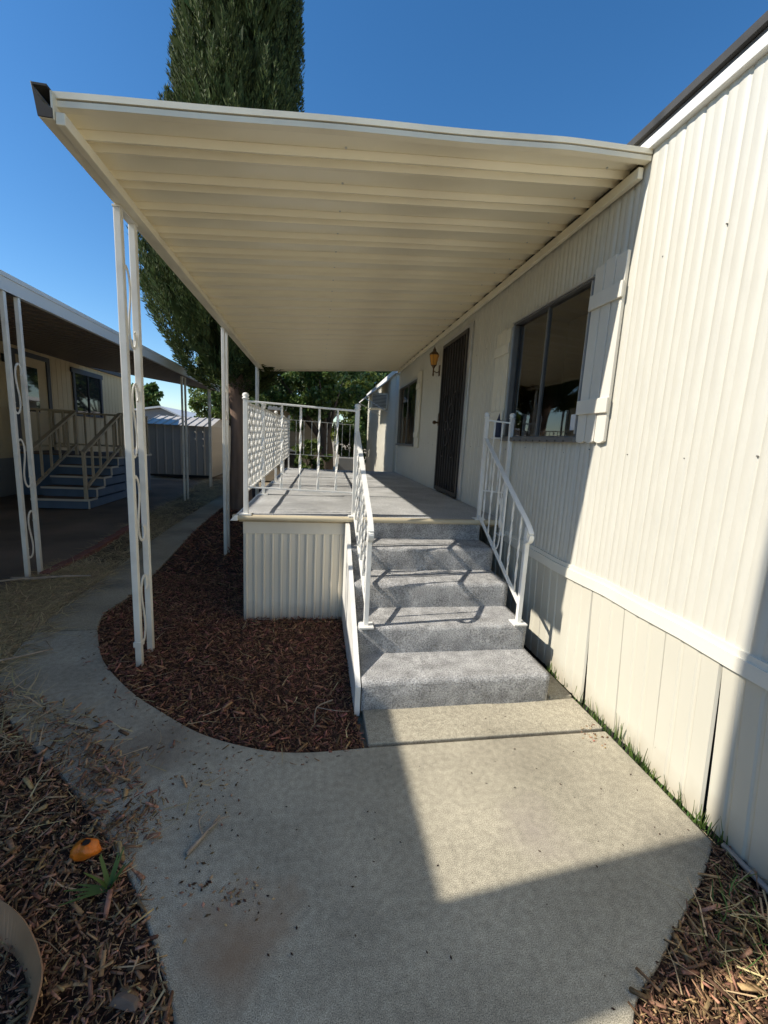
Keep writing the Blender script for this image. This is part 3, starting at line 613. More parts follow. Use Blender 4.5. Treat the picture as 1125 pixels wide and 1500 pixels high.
# ------------------------------------------------------------------ deck
DZ = .88
deck = thing('porch_deck', (.5, 6.0, 0), 'raised porch deck with grey carpet and beige ribbed skirting', 'deck')
mb = MB(); nx, ny = 30, 60; xs = np.linspace(-.60, 1.598, nx); ys = np.linspace(3.405, 8.70, ny)
vs = [(x, y, DZ + .0025*math.sin(x*3+y*1.1) + .002*math.sin(y*9.0+.6*math.sin(x*2)) ) for y in ys for x in xs]
fs = [(j*nx+i, j*nx+i+1, (j+1)*nx+i+1, (j+1)*nx+i) for j in range(ny-1) for i in range(nx-1)]
mb.add(vs, fs); mb.build('carpet', M['deckcarpet'], deck, smooth=True)
# seams / ridges pressed into the carpet
mb = MB()
for yy, x0, x1 in ((4.62, -.58, .30), (4.68, .5, 1.0), (5.62, -.58, 1.0), (6.85, -.58, 1.05)):
    mb.bar((x0, yy, DZ+.004), (x1, yy+.01, DZ+.004), .012, .006)
mb.build('carpet_seam', M['deckcarpet'], deck)
mb = MB(); mb.box(-.60, 1.598, 3.42, 8.70, DZ-.06, DZ-.006); mb.build('floor_slab', M['oak'], deck)
# rounded front nosing and left edge
def nose(prof, vec, name): return MB().prism(prof, vec).build(name, M['nosing'], deck, smooth=False)
npf = [(3.415, .838)] + [(3.392-.020*math.sin(a), .858+.021*-math.cos(a)) for a in np.linspace(0, math.pi, 8)] + [(3.415, .879)]
mb = MB(); mb.prism([(-.64, y_, z_) for y_, z_ in npf], (2.235, 0, 0)); mb.build('front_nosing', M['nosing'], deck)
mb = MB(); mb.prism([(-.66, 3.37, .835), (-.60, 3.37, .835), (-.60, 3.37, .879), (-.62, 3.37, .879)], (0, 5.33, 0)); mb.build('side_nosing', M['white'], deck, bevel=.004)
mb = MB(); mb.box(-.572, .262, 3.440, 3.452, .72, .822); mb.build('skirt_band', M['panelbeige'], deck, bevel=.003)
mb = MB(); mb.box(-.560, .255, 3.452, 3.47, .0, .835); mb.build('skirt_backing', M['gap'], deck)
# ribbed sheets: each rib strip is a panel
def rib_panel(x0, x1):
    m2 = MB(); w = x1-x0
    pr = [(0, 0), (w*.16, 0), (w*.22, .012), (w*.36, .012), (w*.42, 0), (w, 0)]
    vs = [(x0+a, 3.451-dy*1.0, z) for z in (-.02, .722) for a, dy in pr]; P = len(pr)
    return m2.add(vs, [(i, i+1, P+i+1, P+i) for i in range(P-1)]).build('skirt_panel', M['panelbeige'], deck)
first = None; x = -.568; wv_ = .0685; k = 0
while x < .245:
    if first is None: first = rib_panel(x, x+wv_-.001)
    else:
        c = first.copy(); link(c, deck); c.location = first.location + Vector((k*wv_, 0, 0))
    x += wv_; k += 1
first = None; y = 3.452; k = 0
while y < 8.66:
    if first is None:
        m2 = MB(); w = wv_-.001; pr = [(0, 0), (w*.16, 0), (w*.22, .012), (w*.36, .012), (w*.42, 0), (w, 0)]; P = len(pr)
        vs = [(-.562-dx, y+a, z) for z in (-.02, .83) for a, dx in pr]; first = m2.add(vs, [(i, P+i, P+i+1, i+1) for i in range(P-1)]).build('skirt_panel', M['panelbeige'], deck)
    else:
        c = first.copy(); link(c, deck); c.location = first.location + Vector((0, k*wv_, 0))
    y += wv_; k += 1
mb = MB(); mb.box(-.56, 1.598, 8.66, 8.69, -.02, .83); mb.build('rear_skirt', M['panelbeige'], deck)

# ------------------------------------------------------------------ steps
st = thing('porch_steps', (.84, 2.8, 0), 'five carpeted grey steps rising to the porch deck', 'steps')
SX0, SX1 = .275, 1.392; RI = .176; TD = .3125
def step_mesh(k):
    y0 = 2.15+TD*k; z1 = RI*(k+1); z0 = RI*k-.004; yb = y0+TD+.03
    r = .032; prof = [(y0+.004, z0+.0), (y0+.001, z0+.06), (y0, z1-r)]
    for a in np.linspace(0, math.pi/2, 6)[1:]: prof.append((y0+r-r*math.cos(a), z1-r+r*math.sin(a)))
    for q in range(1, 7): prof.append((y0+r+(yb-y0-r)*q/6, z1))
    nx_ = 44; m2 = MB(); P = len(prof); vs = []
    X0 = SX0 - .004*k; X1 = SX1 + (.012 if k == 0 else 0)
    for i in range(nx_+1):
        x = X0+(X1-X0)*i/nx_
        for j, (yy, zz) in enumerate(prof):
            amp = .005 if j < 4 else .0022
            nn = float(lump(np.array(x*5.0+k*3.1), np.array(zz*9+yy*3), 1.2))
            vs.append((x, yy-amp*nn if j < 6 else yy, zz+(amp*.8*nn if j >= 4 else 0)))
    fs = [(i*P+j, (i+1)*P+j, (i+1)*P+j+1, i*P+j+1) for i in range(nx_) for j in range(P-1)]
    b0 = len(vs)
    for xx, rng in ((0, 1), (nx_, -1)):
        ring = [xx*P+j for j in range(P)]
        vs.append((vs[ring[-1]][0], yb, z0)); cap = ring + [len(vs)-1]
        fs.append(tuple(cap) if rng > 0 else tuple(cap[::-1]))
    m2.add(vs, fs); o = m2.build('step', M['carpet'], st, smooth=False)
    for p_ in o.data.polygons: p_.use_smooth = len(p_.vertices) == 4
    return o
for k in range(4): step_mesh(k)
m2 = MB(); m2.box(SX0, SX1, 3.398, 3.41, .70, .838); m2.build('top_riser', M['carpet'], st)
# white plywood side following the step profile
sp = [(2.155, -.02)]
for k in range(4): sp += [(2.155+TD*k, RI*(k+1)-.02), (2.155+TD*(k+1), RI*(k+1)-.02)]
sp += [(3.40, .82), (3.40, -.02)]
sp = [(2.15, -.03), (2.145, .15), (2.44, .33), (2.76, .51), (3.07, .68), (3.30, .83), (3.435, .83), (3.435, -.03)]
mb = MB(); mb.prism([(.238, y_, z_) for y_, z_ in sp], (.030, 0, 0)); mb.build('side_board', M['white'], st)
mb = MB(); mb.prism([(1.43, 2.165, 0.0), (1.575, 2.165, 0.0), (1.575, 2.62, 0.0), (1.43, 2.62, 0.0)], (0, 0, .022)); tag(mb.build('concrete_block', M['concrete'], origin=(1.5, 2.3, 0), bevel=.004), 'flat concrete block lying between the bottom step and skirting', 'block')

# ------------------------------------------------------------------ railings
def twisted(name, p0, p1, m, parent, turns=3.0, w=.015, h=.006, n=28, ph=.3):
    p0 = Vector(p0); p1 = Vector(p1); d = (p1-p0).normalized(); a = d.cross(Vector((0, 1, 0)))
    if a.length < .1: a = d.cross(Vector((1, 0, 0)))
    a.normalize(); b = d.cross(a); vs = []
    for i in range(n+1):
        t = i/n; tt = min(max((t-.06)/.88, 0), 1); an = 2*math.pi*turns*tt/2 + ph
        e = 1.0
        A = a*math.cos(an)+b*math.sin(an); B = -a*math.sin(an)+b*math.cos(an); c = p0+(p1-p0)*t
        vs += [c+A*w/2*x+B*h/2*y for x, y in ((-1, -1), (1, -1), (1, 1), (-1, 1))]
    fs = [(i*4+j, i*4+(j+1) % 4, (i+1)*4+(j+1) % 4, (i+1)*4+j) for i in range(n) for j in range(4)]
    return mesh_obj(name, vs, fs, m, parent)
def cap_ball(mb, x, y, z): mb.lathe(x, y, [(.026, z), (.026, z+.008), (.018, z+.012), (.026, z+.026), (.020, z+.042), (.006, z+.047)], 10)
def rail_post(parent, x, y, z0, z1, s=.034, cap=True, foot=True, m=None):
    b_ = MB(); b_.bar((x, y, z0), (x, y, z1), s, s, (0, 1, 0)); o = b_.build('post', m or M['white'], parent, bevel=.003)
    if cap: b2 = MB(); cap_ball(b2, x, y, z1-.001); b2.build('cap', M['white'], o, smooth=True)
    if foot: b2 = MB(); b2.box(x-.045, x+.045, y-.045, y+.045, z0-.002, z0+.008); b2.build('foot_plate', M['white'], o)
    return o
W_ = M['white']
# front section
fr = thing('deck_railing', (-.12, 3.42, DZ), 'white metal railing with five twisted bars across the deck front', 'railing', 'porch railings')
rail_post(fr, -.545, 3.425, DZ, 1.765); rail_post(fr, .305, 3.425, DZ, 1.735, cap=True)
b_ = MB(); b_.bar((-.53, 3.425, 1.748), (.29, 3.425, 1.725), .030, .014); b_.build('top_rail', W_, fr, bevel=.003)
b_ = MB(); b_.bar((-.53, 3.425, 1.095), (.29, 3.425, 1.075), .022, .012); b_.build('bottom_rail', W_, fr, bevel=.002)
for k in range(5):
    x = -.42+k*.143; twisted('baluster', (x, 3.425, 1.09), (x, 3.425, 1.735), W_, fr, 3.2, .019, .007)
# side section
sd = thing('deck_railing', (-.555, 6.0, DZ), 'long white railing of dense twisted bars along the deck side', 'railing', 'porch railings')
for k, y in enumerate((4.62, 5.95, 7.25)): rail_post(sd, -.555, y, DZ, 1.785, .030)
b_ = MB(); b_.bar((-.555, 3.46, 1.742), (-.555, 8.56, 1.83), .030, .014); b_.build('top_rail', W_, sd, bevel=.003)
b_ = MB(); b_.bar((-.555, 3.46, 1.055), (-.555, 8.56, 1.135), .026, .014); b_.build('bottom_rail', W_, sd, bevel=.003)
bal = twisted('baluster', (-.555, 3.52, 1.06), (-.555, 3.52, 1.742), W_, sd, 5.0, .017, .006, 40); y = 3.52; k = 0
bal2 = twisted('baluster', (-.555, 3.645, 1.062), (-.555, 3.645, 1.744), W_, sd, 5.0, .017, .006, 40, .3+math.pi/2)
while y < 8.45:
    y += .125; k += 1
    if k == 1: continue
    b0 = bal if k % 2 == 0 else bal2; kq = k if k % 2 == 0 else k-1
    c = b0.copy(); link(c, sd); c.location = b0.location + Vector((0, kq*.125, kq*.125*.0165))
# rear section
re_ = thing('deck_railing', (.12, 8.58, DZ), 'thin white railing closing the far end of the deck', 'railing', 'porch railings')
rail_post(re_, -.555, 8.60, DZ, 1.86, .026); rail_post(re_, .78, 8.60, DZ, 1.83, .026, cap=False)
b_ = MB(); b_.bar((-.55, 8.60, 1.825), (.78, 8.60, 1.79), .022, .010); b_.build('top_rail', W_, re_)
b_ = MB(); b_.bar((-.55, 8.60, 1.165), (.78, 8.60, 1.14), .018, .010); b_.build('bottom_rail', W_, re_)
for k in range(8):
    x = -.42+k*.15; twisted('baluster', (x, 8.60, 1.16), (x, 8.60, 1.82-.02*k/8), W_, re_, 4, .013, .006, 20)
# stair rails
def stair_rail(x0, xt, label, scroll):
    t = thing('stair_railing', (x0, 2.49, .352), label, 'railing', 'stair railings')
    lo = Vector((x0, 2.49, .352)); hi = Vector((xt, 3.43, DZ)); top_lo = Vector((x0, 2.49, 1.02)); top_hi = Vector((xt, 3.43, 1.57))
    rail_post(t, x0, 2.49, .352, 1.00, .030, cap=False)
    if scroll: rail_post(t, xt, 3.43, DZ, 1.735, .030)
    # handrail with a curl at the lower end
    pts = [top_hi + (top_lo-top_hi)*q/6 for q in range(6)]
    d = (top_lo-top_hi).normalized(); c0 = top_lo + d*.045
    pts += [top_lo - d*.02, c0 + Vector((0, -.012, -.028)), c0 + Vector((0, -.014, -.066)), c0 + Vector((0, .012, -.090)), c0 + Vector((0, .040, -.080)), c0+Vector((0, .045, -.058))]
    b_ = MB(); b_.tube(catmull(pts, 4), .01, flat=(.032, .012, (1e-4, .35, 1))); b_.build('handrail', W_, t)
    bl = lo + Vector((0, .0, .12)); bh = hi + Vector((0, 0, .035))
    b_ = MB(); b_.bar(bl, bh, .022, .014); b_.build('bottom_rail', W_, t)
    nb = 6
    for k in range(nb):
        q = (k+.75)/(nb+.5); a = bl + (bh-bl)*q; e = top_lo + (top_hi-top_lo)*q
        if scroll and k in (2, 3):
            b_ = MB(); b_.bar(a, (a.x, a.y, e.z-.01), .011, .011); b_.build('baluster', W_, t)
        else: twisted('baluster', a, (a.x, a.y, e.z-.006), W_, t, 3.2, .014, .007, 24)
    if scroll or True:
        q = (2.5+.75)/(nb+.5); a = bl + (bh-bl)*q; e = top_lo + (top_hi-top_lo)*q; h = (e.z-a.z)*.86; zc = (e.z+a.z)/2; sc2 = euler_scroll(4.9, 36)
        sx = .075/(max(p_[0] for p_ in sc2)-min(p_[0] for p_ in sc2))
        b_ = MB(); b_.tube([(a.x, a.y+u*sx*1.7, zc+w_*h) for u, w_ in sc2], .004, flat=(.011, .005, (1, 0, 0))); b_.build('scroll', W_, t)
        b_ = MB(); b_.tube([(a.x, a.y-u*sx, zc+.02+w_*h*.45) for u, w_ in sc2], .004, flat=(.010, .005, (1, 0, 0))); b_.build('scroll', W_, t)
    return t
stair_rail(.325, .310, 'white scrolled stair railing on the side of the mulch bed', False)
stair_rail(1.345, 1.385, 'white scrolled stair railing on the side of the house wall', True)
gd = thing('guard_railing', (1.48, 3.40, DZ), 'short white guard rail between the stair railing and house wall', 'railing', 'porch railings')
rail_post(gd, 1.578, 3.37, DZ-.12, 1.735, .032)
b_ = MB(); b_.bar((1.39, 3.43, 1.715), (1.57, 3.375, 1.70), .020, .012); b_.build('top_rail', W_, gd)
b_ = MB(); b_.bar((1.39, 3.43, 1.13), (1.57, 3.375, 1.12), .016, .010); b_.build('bottom_rail', W_, gd)
for k in (1, 2): q = k/3; twisted('baluster', (1.39+.18*q, 3.43-.055*q, 1.13), (1.39+.18*q, 3.43-.055*q, 1.708), W_, gd, 3, .014, .006, 24)
# cloth bundle stuck at the window corner
mb = MB(); mb.lathe(1.575, 3.60, [(.030, 1.585), (.040, 1.60), (.036, 1.66), (.044, 1.70), (.024, 1.745), (.012, 1.79), (.004, 1.80)], 9)
o = tag(mb.build('cloth_bundle', M['bluecloth'], origin=(1.575, 3.60, 1.585), smooth=True), 'navy cloth bundle tucked at the window corner behind the guard rail', 'cloth')
mb = MB(); mb.box(1.53, 1.603, 3.54, 3.66, 1.570, 1.583); mb.build('ledge', M['paper'], o)

# ------------------------------------------------------------------ neighbour's home on the left
NX = -6.3
nh = thing('neighbour_home', (-8.0, 10.0, 0), 'tan mobile home with slate window trim beneath a dark brown awning', 'house')
mb = MB(); mb.box(-11, NX, -1.5, 15.6, .76, 3.25); mb.build('wall', M['ncream'], nh)
mb = MB(); mb.box(-10.95, NX-.02, -1.45, 15.55, 0, .76); mb.build('skirting', M['nskirt'], nh)
mb = MB(); mb.box(NX, NX+.02, -1.5, 15.6, .74, .78); mb.build('belt_trim', M['nskirt'], nh)
for k in range(58):
    if k == 0: mb = MB(); mb.box(NX+.001, NX+.005, 4.0, 4.018, .79, 3.12); g0 = mb.build('siding_rib', M['ncream'], nh)
    else: copy_obj(g0, nh, (0, k*.2, 0))
mb = MB(); mb.box(NX, NX+.10, -1.5, 15.6, 3.10, 3.20); mb.build('eave_beam', M['ntrim'], nh)
# window
def nwin(y0, y1, z0, z1):
    mb = MB(); t = .09; xa, xb = NX+.006, NX+.045
    mb.box(xa, xb, y0-.06, y1+.06, z1-t, z1+.03); mb.box(xa, xb, y0, y0+t, z0, z1-t); mb.box(xa, xb, y1-t, y1, z0, z1-t); mb.box(xa, xb, y0-.03, y1+.03, z0-.04, z0)
    w = mb.build('window', M['ntrim'], nh); ym = (y0+y1)/2
    mb = MB(); mb.box(xa, xb-.01, ym-.03, ym+.03, z0, z1-t); mb.build('mullion', M['gap'], w)
    for a, c in ((y0+t, ym-.03), (ym+.03, y1-t)):
        mb = MB(); mb.box(NX+.008, NX+.016, a, c, z0, z1-t); mb.build('pane', MATS.setdefault('npane', mat('dark_pane', (0.03, .033, .035), .04, spec=.9)), w)
    return w
nwin(12.45, 13.95, 1.80, 2.95)
mb = MB(); mb.box(NX+.006, NX+.05, 11.35, 11.47, .9, 3.02); mb.box(NX+.006, NX+.05, 10.3, 11.35, 2.92, 3.02); mb.box(NX+.006, NX+.05, 10.18, 10.3, .9, 3.02); nd = mb.build('door', M['ntrim'], nh)
mb = MB(); mb.box(NX+.006, NX+.022, 10.3, 11.35, .9, 2.92); mb.build('door_leaf', M['ncream'], nd)
mb = MB(); mb.box(NX+.023, NX+.030, 10.62, 11.02, 1.75, 2.72); mb.build('door_glass', MATS['npane'], nd)
mb = MB(); mb.lathe(NX+.06, 10.42, [(.03, 1.80), (.035, 1.83), (.03, 1.86)], 8); mb.build('handle', M['gap'], nd)
mb = MB(); mb.box(NX+.006, NX+.12, 9.95, 10.10, 2.70, 2.86); tag(mb.build('porch_light', M['gap'], origin=(NX, 10.02, 2.7), bevel=.01), 'small black porch light on the tan neighbouring wall', 'lamp')
# awning of the neighbour
na = thing('neighbour_awning', (-4.5, 6.0, 2.65), 'long white-edged awning with dark brown underside over the driveway', 'awning')
AX = -2.76
nz = lambda x: 2.655 + (AX-x)*.125
mb = MB(); mb.box(AX-.05, AX, -.6, 12.95, 2.645, 2.80); mb.build('fascia', M['farwhite'], na, bevel=.004)
mb = MB(); mb.box(AX, AX+.012, -.6, 12.95, 2.762, 2.802); mb.build('fascia_lip', M['farwhite'], na)
mb = MB(); mb.prism([(AX-.05, 12.90, nz(AX)), (NX, 12.90, nz(NX)), (NX, 12.90, nz(NX)+.12), (AX-.05, 12.90, nz(AX)+.12)], (0, .05, 0)); mb.build('end_fascia', M['nawning'], na)
f0 = None
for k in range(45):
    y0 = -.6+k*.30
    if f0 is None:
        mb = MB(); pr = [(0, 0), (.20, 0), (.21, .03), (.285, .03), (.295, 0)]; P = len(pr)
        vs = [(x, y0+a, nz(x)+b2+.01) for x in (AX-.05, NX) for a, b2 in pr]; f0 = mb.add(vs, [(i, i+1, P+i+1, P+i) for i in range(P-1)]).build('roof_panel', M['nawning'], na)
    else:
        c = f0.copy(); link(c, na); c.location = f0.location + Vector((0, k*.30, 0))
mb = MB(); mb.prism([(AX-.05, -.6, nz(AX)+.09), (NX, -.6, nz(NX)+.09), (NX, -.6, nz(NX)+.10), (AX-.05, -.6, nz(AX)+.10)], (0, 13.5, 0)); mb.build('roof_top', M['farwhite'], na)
mt = ((.42, .46), (1.12, .46), (1.82, .46))
awning_post(-2.79, 4.50, .19, 2.645, 'scrolled pale awning post at the driveway edge, dry branch at its foot', 'neighbour awning posts', M['postpaint'], motifs=mt)
awning_post(-2.90, 9.95, .24, 2.645, 'plain double awning post in straw beyond the neighbouring blue steps', 'neighbour awning posts', M['postpaint'], motifs=())
awning_post(-2.95, 12.45, .16, 2.645, 'slim awning post before the grey metal shed corner', 'neighbour awning posts', M['postpaint'], motifs=())

# neighbour's blue steps and landing
ns = thing('neighbour_steps', (-4.6, 9.0, 0), 'slate blue wooden steps with pale edging beside the tan home', 'steps')
NS0, NS1 = -5.06, -4.14; nr = .18; ntd = .31
for k in range(5):
    mb = MB(); y0 = 8.45+ntd*k; mb.box(NS0, NS1, y0+.012, 10.02, nr*k, nr*(k+1)-.03); s_ = mb.build('step', M['blue'], ns)
    mb = MB(); mb.box(NS0-.01, NS1+.012, y0-.012, y0+ntd+.02, nr*(k+1)-.029, nr*(k+1)-.004); mb.build('tread', M['steptop'], s_)
    mb = MB(); mb.box(NS0-.012, NS1+.016, y0-.030, y0-.012, nr*(k+1)-.036, nr*(k+1)); mb.box(NS1+.0125, NS1+.026, y0-.012, y0+ntd-.01, nr*(k+1)-.036, nr*(k+1)); mb.box(NS1+.002, NS1+.022, y0-.008, y0+.024, nr*k, nr*(k+1)-.036); mb.build('edging', M['stepedge'], s_)
nl = thing('neighbour_landing', (-5.1, 11.5, 0), 'slate blue boarded landing in front of the tan home door', 'landing')
mb = MB(); mb.box(NX+.03, NS1, 10.03, 11.45, 0, .87); mb.build('skirt', M['blue'], nl)
mb = MB(); mb.box(NX+.03, NS1+.03, 10.0, 11.47, .872, .90); mb.build('floor', M['steptop'], nl)
mb = MB(); mb.box(NS1+.03, NS1+.045, 10.0, 11.47, .86, .905); mb.build('edging', M['stepedge'], nl)
def wood_rail(p0, p1, hb, ht, nbal, label, lowpost=True):
    p0 = Vector(p0); p1 = Vector(p1)
    t = thing('wooden_railing', p0, label, 'railing', 'neighbour wooden railings')
    for p_ in ((p0, p1) if lowpost else (p1,)):
        mb = MB(); mb.bar(p_, p_+Vector((0, 0, ht)), .05, .05, (0, 1, 0)); mb.build('post', M['tanwood'], t)
    mb = MB(); mb.bar(p0+Vector((0, 0, ht)), p1+Vector((0, 0, ht)), .075, .04, ext=.02); mb.build('top_rail', M['tanwood'], t)
    mb = MB(); mb.bar(p0+Vector((0, 0, hb)), p1+Vector((0, 0, hb)), .05, .04); mb.build('bottom_rail', M['tanwood'], t)
    for k in range(nbal):
        q = (k+1)/(nbal+1); a = p0+(p1-p0)*q
        mb = MB(); mb.bar(a+Vector((0, 0, hb)), a+Vector((0, 0, ht-.015)), .038, .03, (0, 1, 0)); mb.build('baluster', M['tanwood'], t)
    return t
wood_rail((NS1-.03, 8.46, .16), (NS1-.03, 9.95, .90), .22, .88, 4, 'sloping tan handrail on the open outer side of the blue steps')
wood_rail((NS0+.03, 8.46, .16), (NS0+.03, 9.95, .90), .22, .88, 4, 'sloping tan handrail on the house side of the blue steps')
wood_rail((NS0, 10.02, .9), (NX+.08, 10.02, .9), .16, .90, 4, 'level tan railing at the near end of landing beside the steps')
wood_rail((NS1-.03, 10.05, .9), (NS1-.03, 11.40, .9), .16, .90, 5, 'long level tan railing along the open side of the landing')
wood_rail((NS1-.06, 11.41, .9), (NX+.08, 11.41, .9), .16, .90, 8, 'level tan railing across the far end of the landing')

# brick edging in the straw
bg_ = None; yb = 4.6; k = 0; edge = thing('brick_edging', (-2.78, 6.0, 0), 'row of reddish bricks edging the dark driveway', 'edging')
while yb < 7.6:
    xb = -2.70 - max(0, yb-5.4)*.095
    if bg_ is None: mb = MB(); mb.box(xb-.05, xb+.05, yb, yb+.20, -.04, .022); bg_ = mb.build('brick', M['brick'], edge, bevel=.006)
    else:
        c = bg_.copy(); link(c, edge); c.location = bg_.location + Vector((xb+2.70, yb-4.6, .006*math.sin(k*2.1))); c.rotation_euler = (0, 0, .0)
    yb += .212; k += 1

# ------------------------------------------------------------------ shed and things beyond
sh = thing('metal_shed', (-4.5, 16.5, 0), 'grey ribbed steel garden shed with pale roof behind the driveway', 'shed')
SXA, SXB, SYA, SYB, SH = -5.47, -3.52, 15.0, 19.0, 1.70
mb = MB(); mb.box(SXA, SXB, SYA+.01, SYB, .0, SH); mb.build('wall', M['shed'], sh)
p0 = None
for k in range(8):
    x0 = SXA+.0+k*(SXB-SXA)/8; w = (SXB-SXA)/8
    if p0 is None:
        mb = MB(); pr = [(0, 0), (w*.1, .02), (w*.22, .02), (w*.3, 0), (w*.98, 0)]; P = len(pr)
        mb.add([(x0+a, SYA-dy-.002, z) for z in (.08, SH) for a, dy in pr], [(i, i+1, P+i+1, P+i) for i in range(P-1)]); p0 = mb.build('wall_panel', M['shed'], sh)
    else: copy_obj(p0, sh, (k*w, 0, 0))
p0 = None
for k in range(24):
    w = (SYB-SYA)/24; y0 = SYA+k*w
    if p0 is None:
        mb = MB(); pr = [(0, 0), (w*.1, .018), (w*.3, .018), (w*.4, 0), (w*.98, 0)]; P = len(pr)
        mb.add([(SXB+dx+.002, y0+a, z) for z in (.05, SH) for a, dx in pr], [(i, i+1, P+i+1, P+i) for i in range(P-1)]); p0 = mb.build('side_panel', M['shedroof'], sh)
    else: copy_obj(p0, sh, (0, k*w, 0))
mb = MB(); mb.box(SXA, SXB, SYA-.006, SYA+.009, 0, .07); mb.build('base_rail', M['gap'], sh)
r0 = None
for k in range(8):
    w = (SXB-SXA+.1)/8; x0 = SXA-.05+k*w
    if r0 is None:
        mb = MB(); pr = [(0, .03), (.03, .03), (.045, 0), (w-.005, 0)]; P = len(pr)
        mb.add([(x0+a, yy, zz+b2) for yy, zz in ((SYA-.10, SH-.01), (SYA+1.3, SH+.30)) for a, b2 in pr], [(i, i+1, P+i+1, P+i) for i in range(P-1)])
        mb.add([(x0+a, yy, zz+b2) for yy, zz in ((SYA+1.3, SH+.30), (SYB+.1, SH-.01)) for a, b2 in pr], [(i, i+1, P+i+1, P+i) for i in range(P-1)])
        r0 = mb.build('roof_panel', M['shedroof'], sh)
    else: copy_obj(r0, sh, (k*w, 0, 0))
mb = MB(); mb.prism([(SXB-.012, SYA, SH), (SXB-.012, SYA+1.3, SH+.30), (SXB-.012, SYB, SH)], (.01, 0, 0)); mb.build('gable', M['shedroof'], sh)
# house roof beyond the shed
fh = thing('distant_house', (-8.0, 30, 0), 'distant grey gabled house with white roof beyond the shed', 'house')
mb = MB(); mb.box(-12.2, -7.9, 27, 34, 0, 2.2); mb.build('wall', M['fargrey'], fh)
mb = MB(); mb.prism([(-12.25, 27.0, 2.202), (-7.85, 27.0, 2.202), (-9.0, 27.0, 2.74)], (0, 7.0, 0)); mb.build('gable', M['fargrey'], fh)
mb = MB(); mb.prism([(-12.5, 26.7, 2.17), (-9.0, 26.7, 2.78), (-7.6, 26.7, 2.17), (-7.6, 26.7, 2.25), (-9.0, 26.7, 2.88), (-12.5, 26.7, 2.25)], (0, 7.6, 0)); mb.build('roof', M['farwhite'], fh)
# tan building behind the deck
th = thing('tan_outbuilding', (-.6, 16.0, 0), 'tan flat-walled outbuilding behind the railing and leafy tree', 'outbuilding')
mb = MB(); mb.box(-2.2, .35, 14.6, 18.0, 0, 2.35); mb.build('wall', M['farwall'], th)
mb = MB(); mb.prism([(-2.5, 14.3, 2.32), (.65, 14.3, 2.32), (.65, 14.3, 2.44), (-2.5, 14.3, 2.44)], (0, 4.0, .0)); mb.build('roof', M['farwhite'], th)
mb = MB(); mb.box(-2.0, -.6, 14.50, 14.597, 1.02, 1.10); mb.build('ledge', M['white'], th)
mb = MB(); mb.box(-1.2, -.62, 14.56, 14.598, .15, 1.0); mb.build('door', M['gap'], th)
mb = MB(); mb.box(.55, 1.05, 11.4, 11.9, 0, 1.02); tag(mb.build('utility_box', M['nskirt'], origin=(.8, 11.6, 0), bevel=.02), 'pale grey utility box standing behind the deck end', 'utility box')
# the next home along, seen past the end wall
fm = thing('far_mobile_home', (3.4, 12.5, 0), 'sunlit white mobile home with window air conditioner beyond the deck', 'house')
FX = 1.72
mb = MB(); mb.box(FX, 5.5, 9.7, 15.2, 0, 3.0); mb.build('wall', M['stucco'], fm)
r0 = None
for k in range(36):
    if r0 is None: mb = MB(); mb.box(FX-.012, FX-.001, 9.72, 9.76, 0.05, 3.0); r0 = mb.build('siding_rib', M['stucco'], fm)
    else: copy_obj(r0, fm, (0, k*.15, 0))
mb = MB(); mb.prism([(FX-.06, 9.6, 3.0), (5.6, 9.6, 3.0), (5.6, 9.6, 3.1), (FX-.06, 9.6, 3.1)], (0, 5.7, 0)); mb.build('roof', M['farwhite'], fm)
fa = thing('window_awning', (FX, 11.2, 2.6), 'white metal window awning propped out over the air conditioner', 'awning')
mb = MB(); mb.prism([(FX-.02, 10.5, 3.02), (FX-.02, 10.5, 2.99), (FX-.62, 10.5, 2.50), (FX-.62, 10.5, 2.53)], (0, 1.5, 0)); mb.build('canopy', M['farwhite'], fa)
for yy in (10.52, 11.98):
    mb = MB(); mb.tube([(FX-.6, yy, 2.5), (FX-.02, yy, 2.2)], .012, 5); mb.build('strut', M['farwhite'], fa)
mb = MB(); mb.box(FX-.42, FX-.015, 10.75, 11.35, 2.30, 2.68); ac = mb.build('air_conditioner', M['trimcream'], origin=(FX-.2, 11.05, 2.3), bevel=.02); tag(ac, 'boxy cream window air conditioner under the small white awning', 'air conditioner')
mb = MB()
for k in range(9): mb.box(FX-.40, FX-.06, 10.738, 10.748, 2.34+k*.034, 2.352+k*.034)
mb.build('grille', M['gap'], ac)
mb = MB(); mb.tube([(FX-.03, 11.6, .55), (FX-.05, 11.4, .35), (FX-.05, 11.5, .2), (FX-.04, 11.7, .3), (FX-.03, 11.8, .55), (FX-.05, 11.6, .62), (FX-.05, 11.4, .5)], .02, 6); tag(mb.build('garden_hose', M['greenplastic'], origin=(FX, 11.6, .2), smooth=True), 'green hose looped low on the sunlit white wall', 'hose')

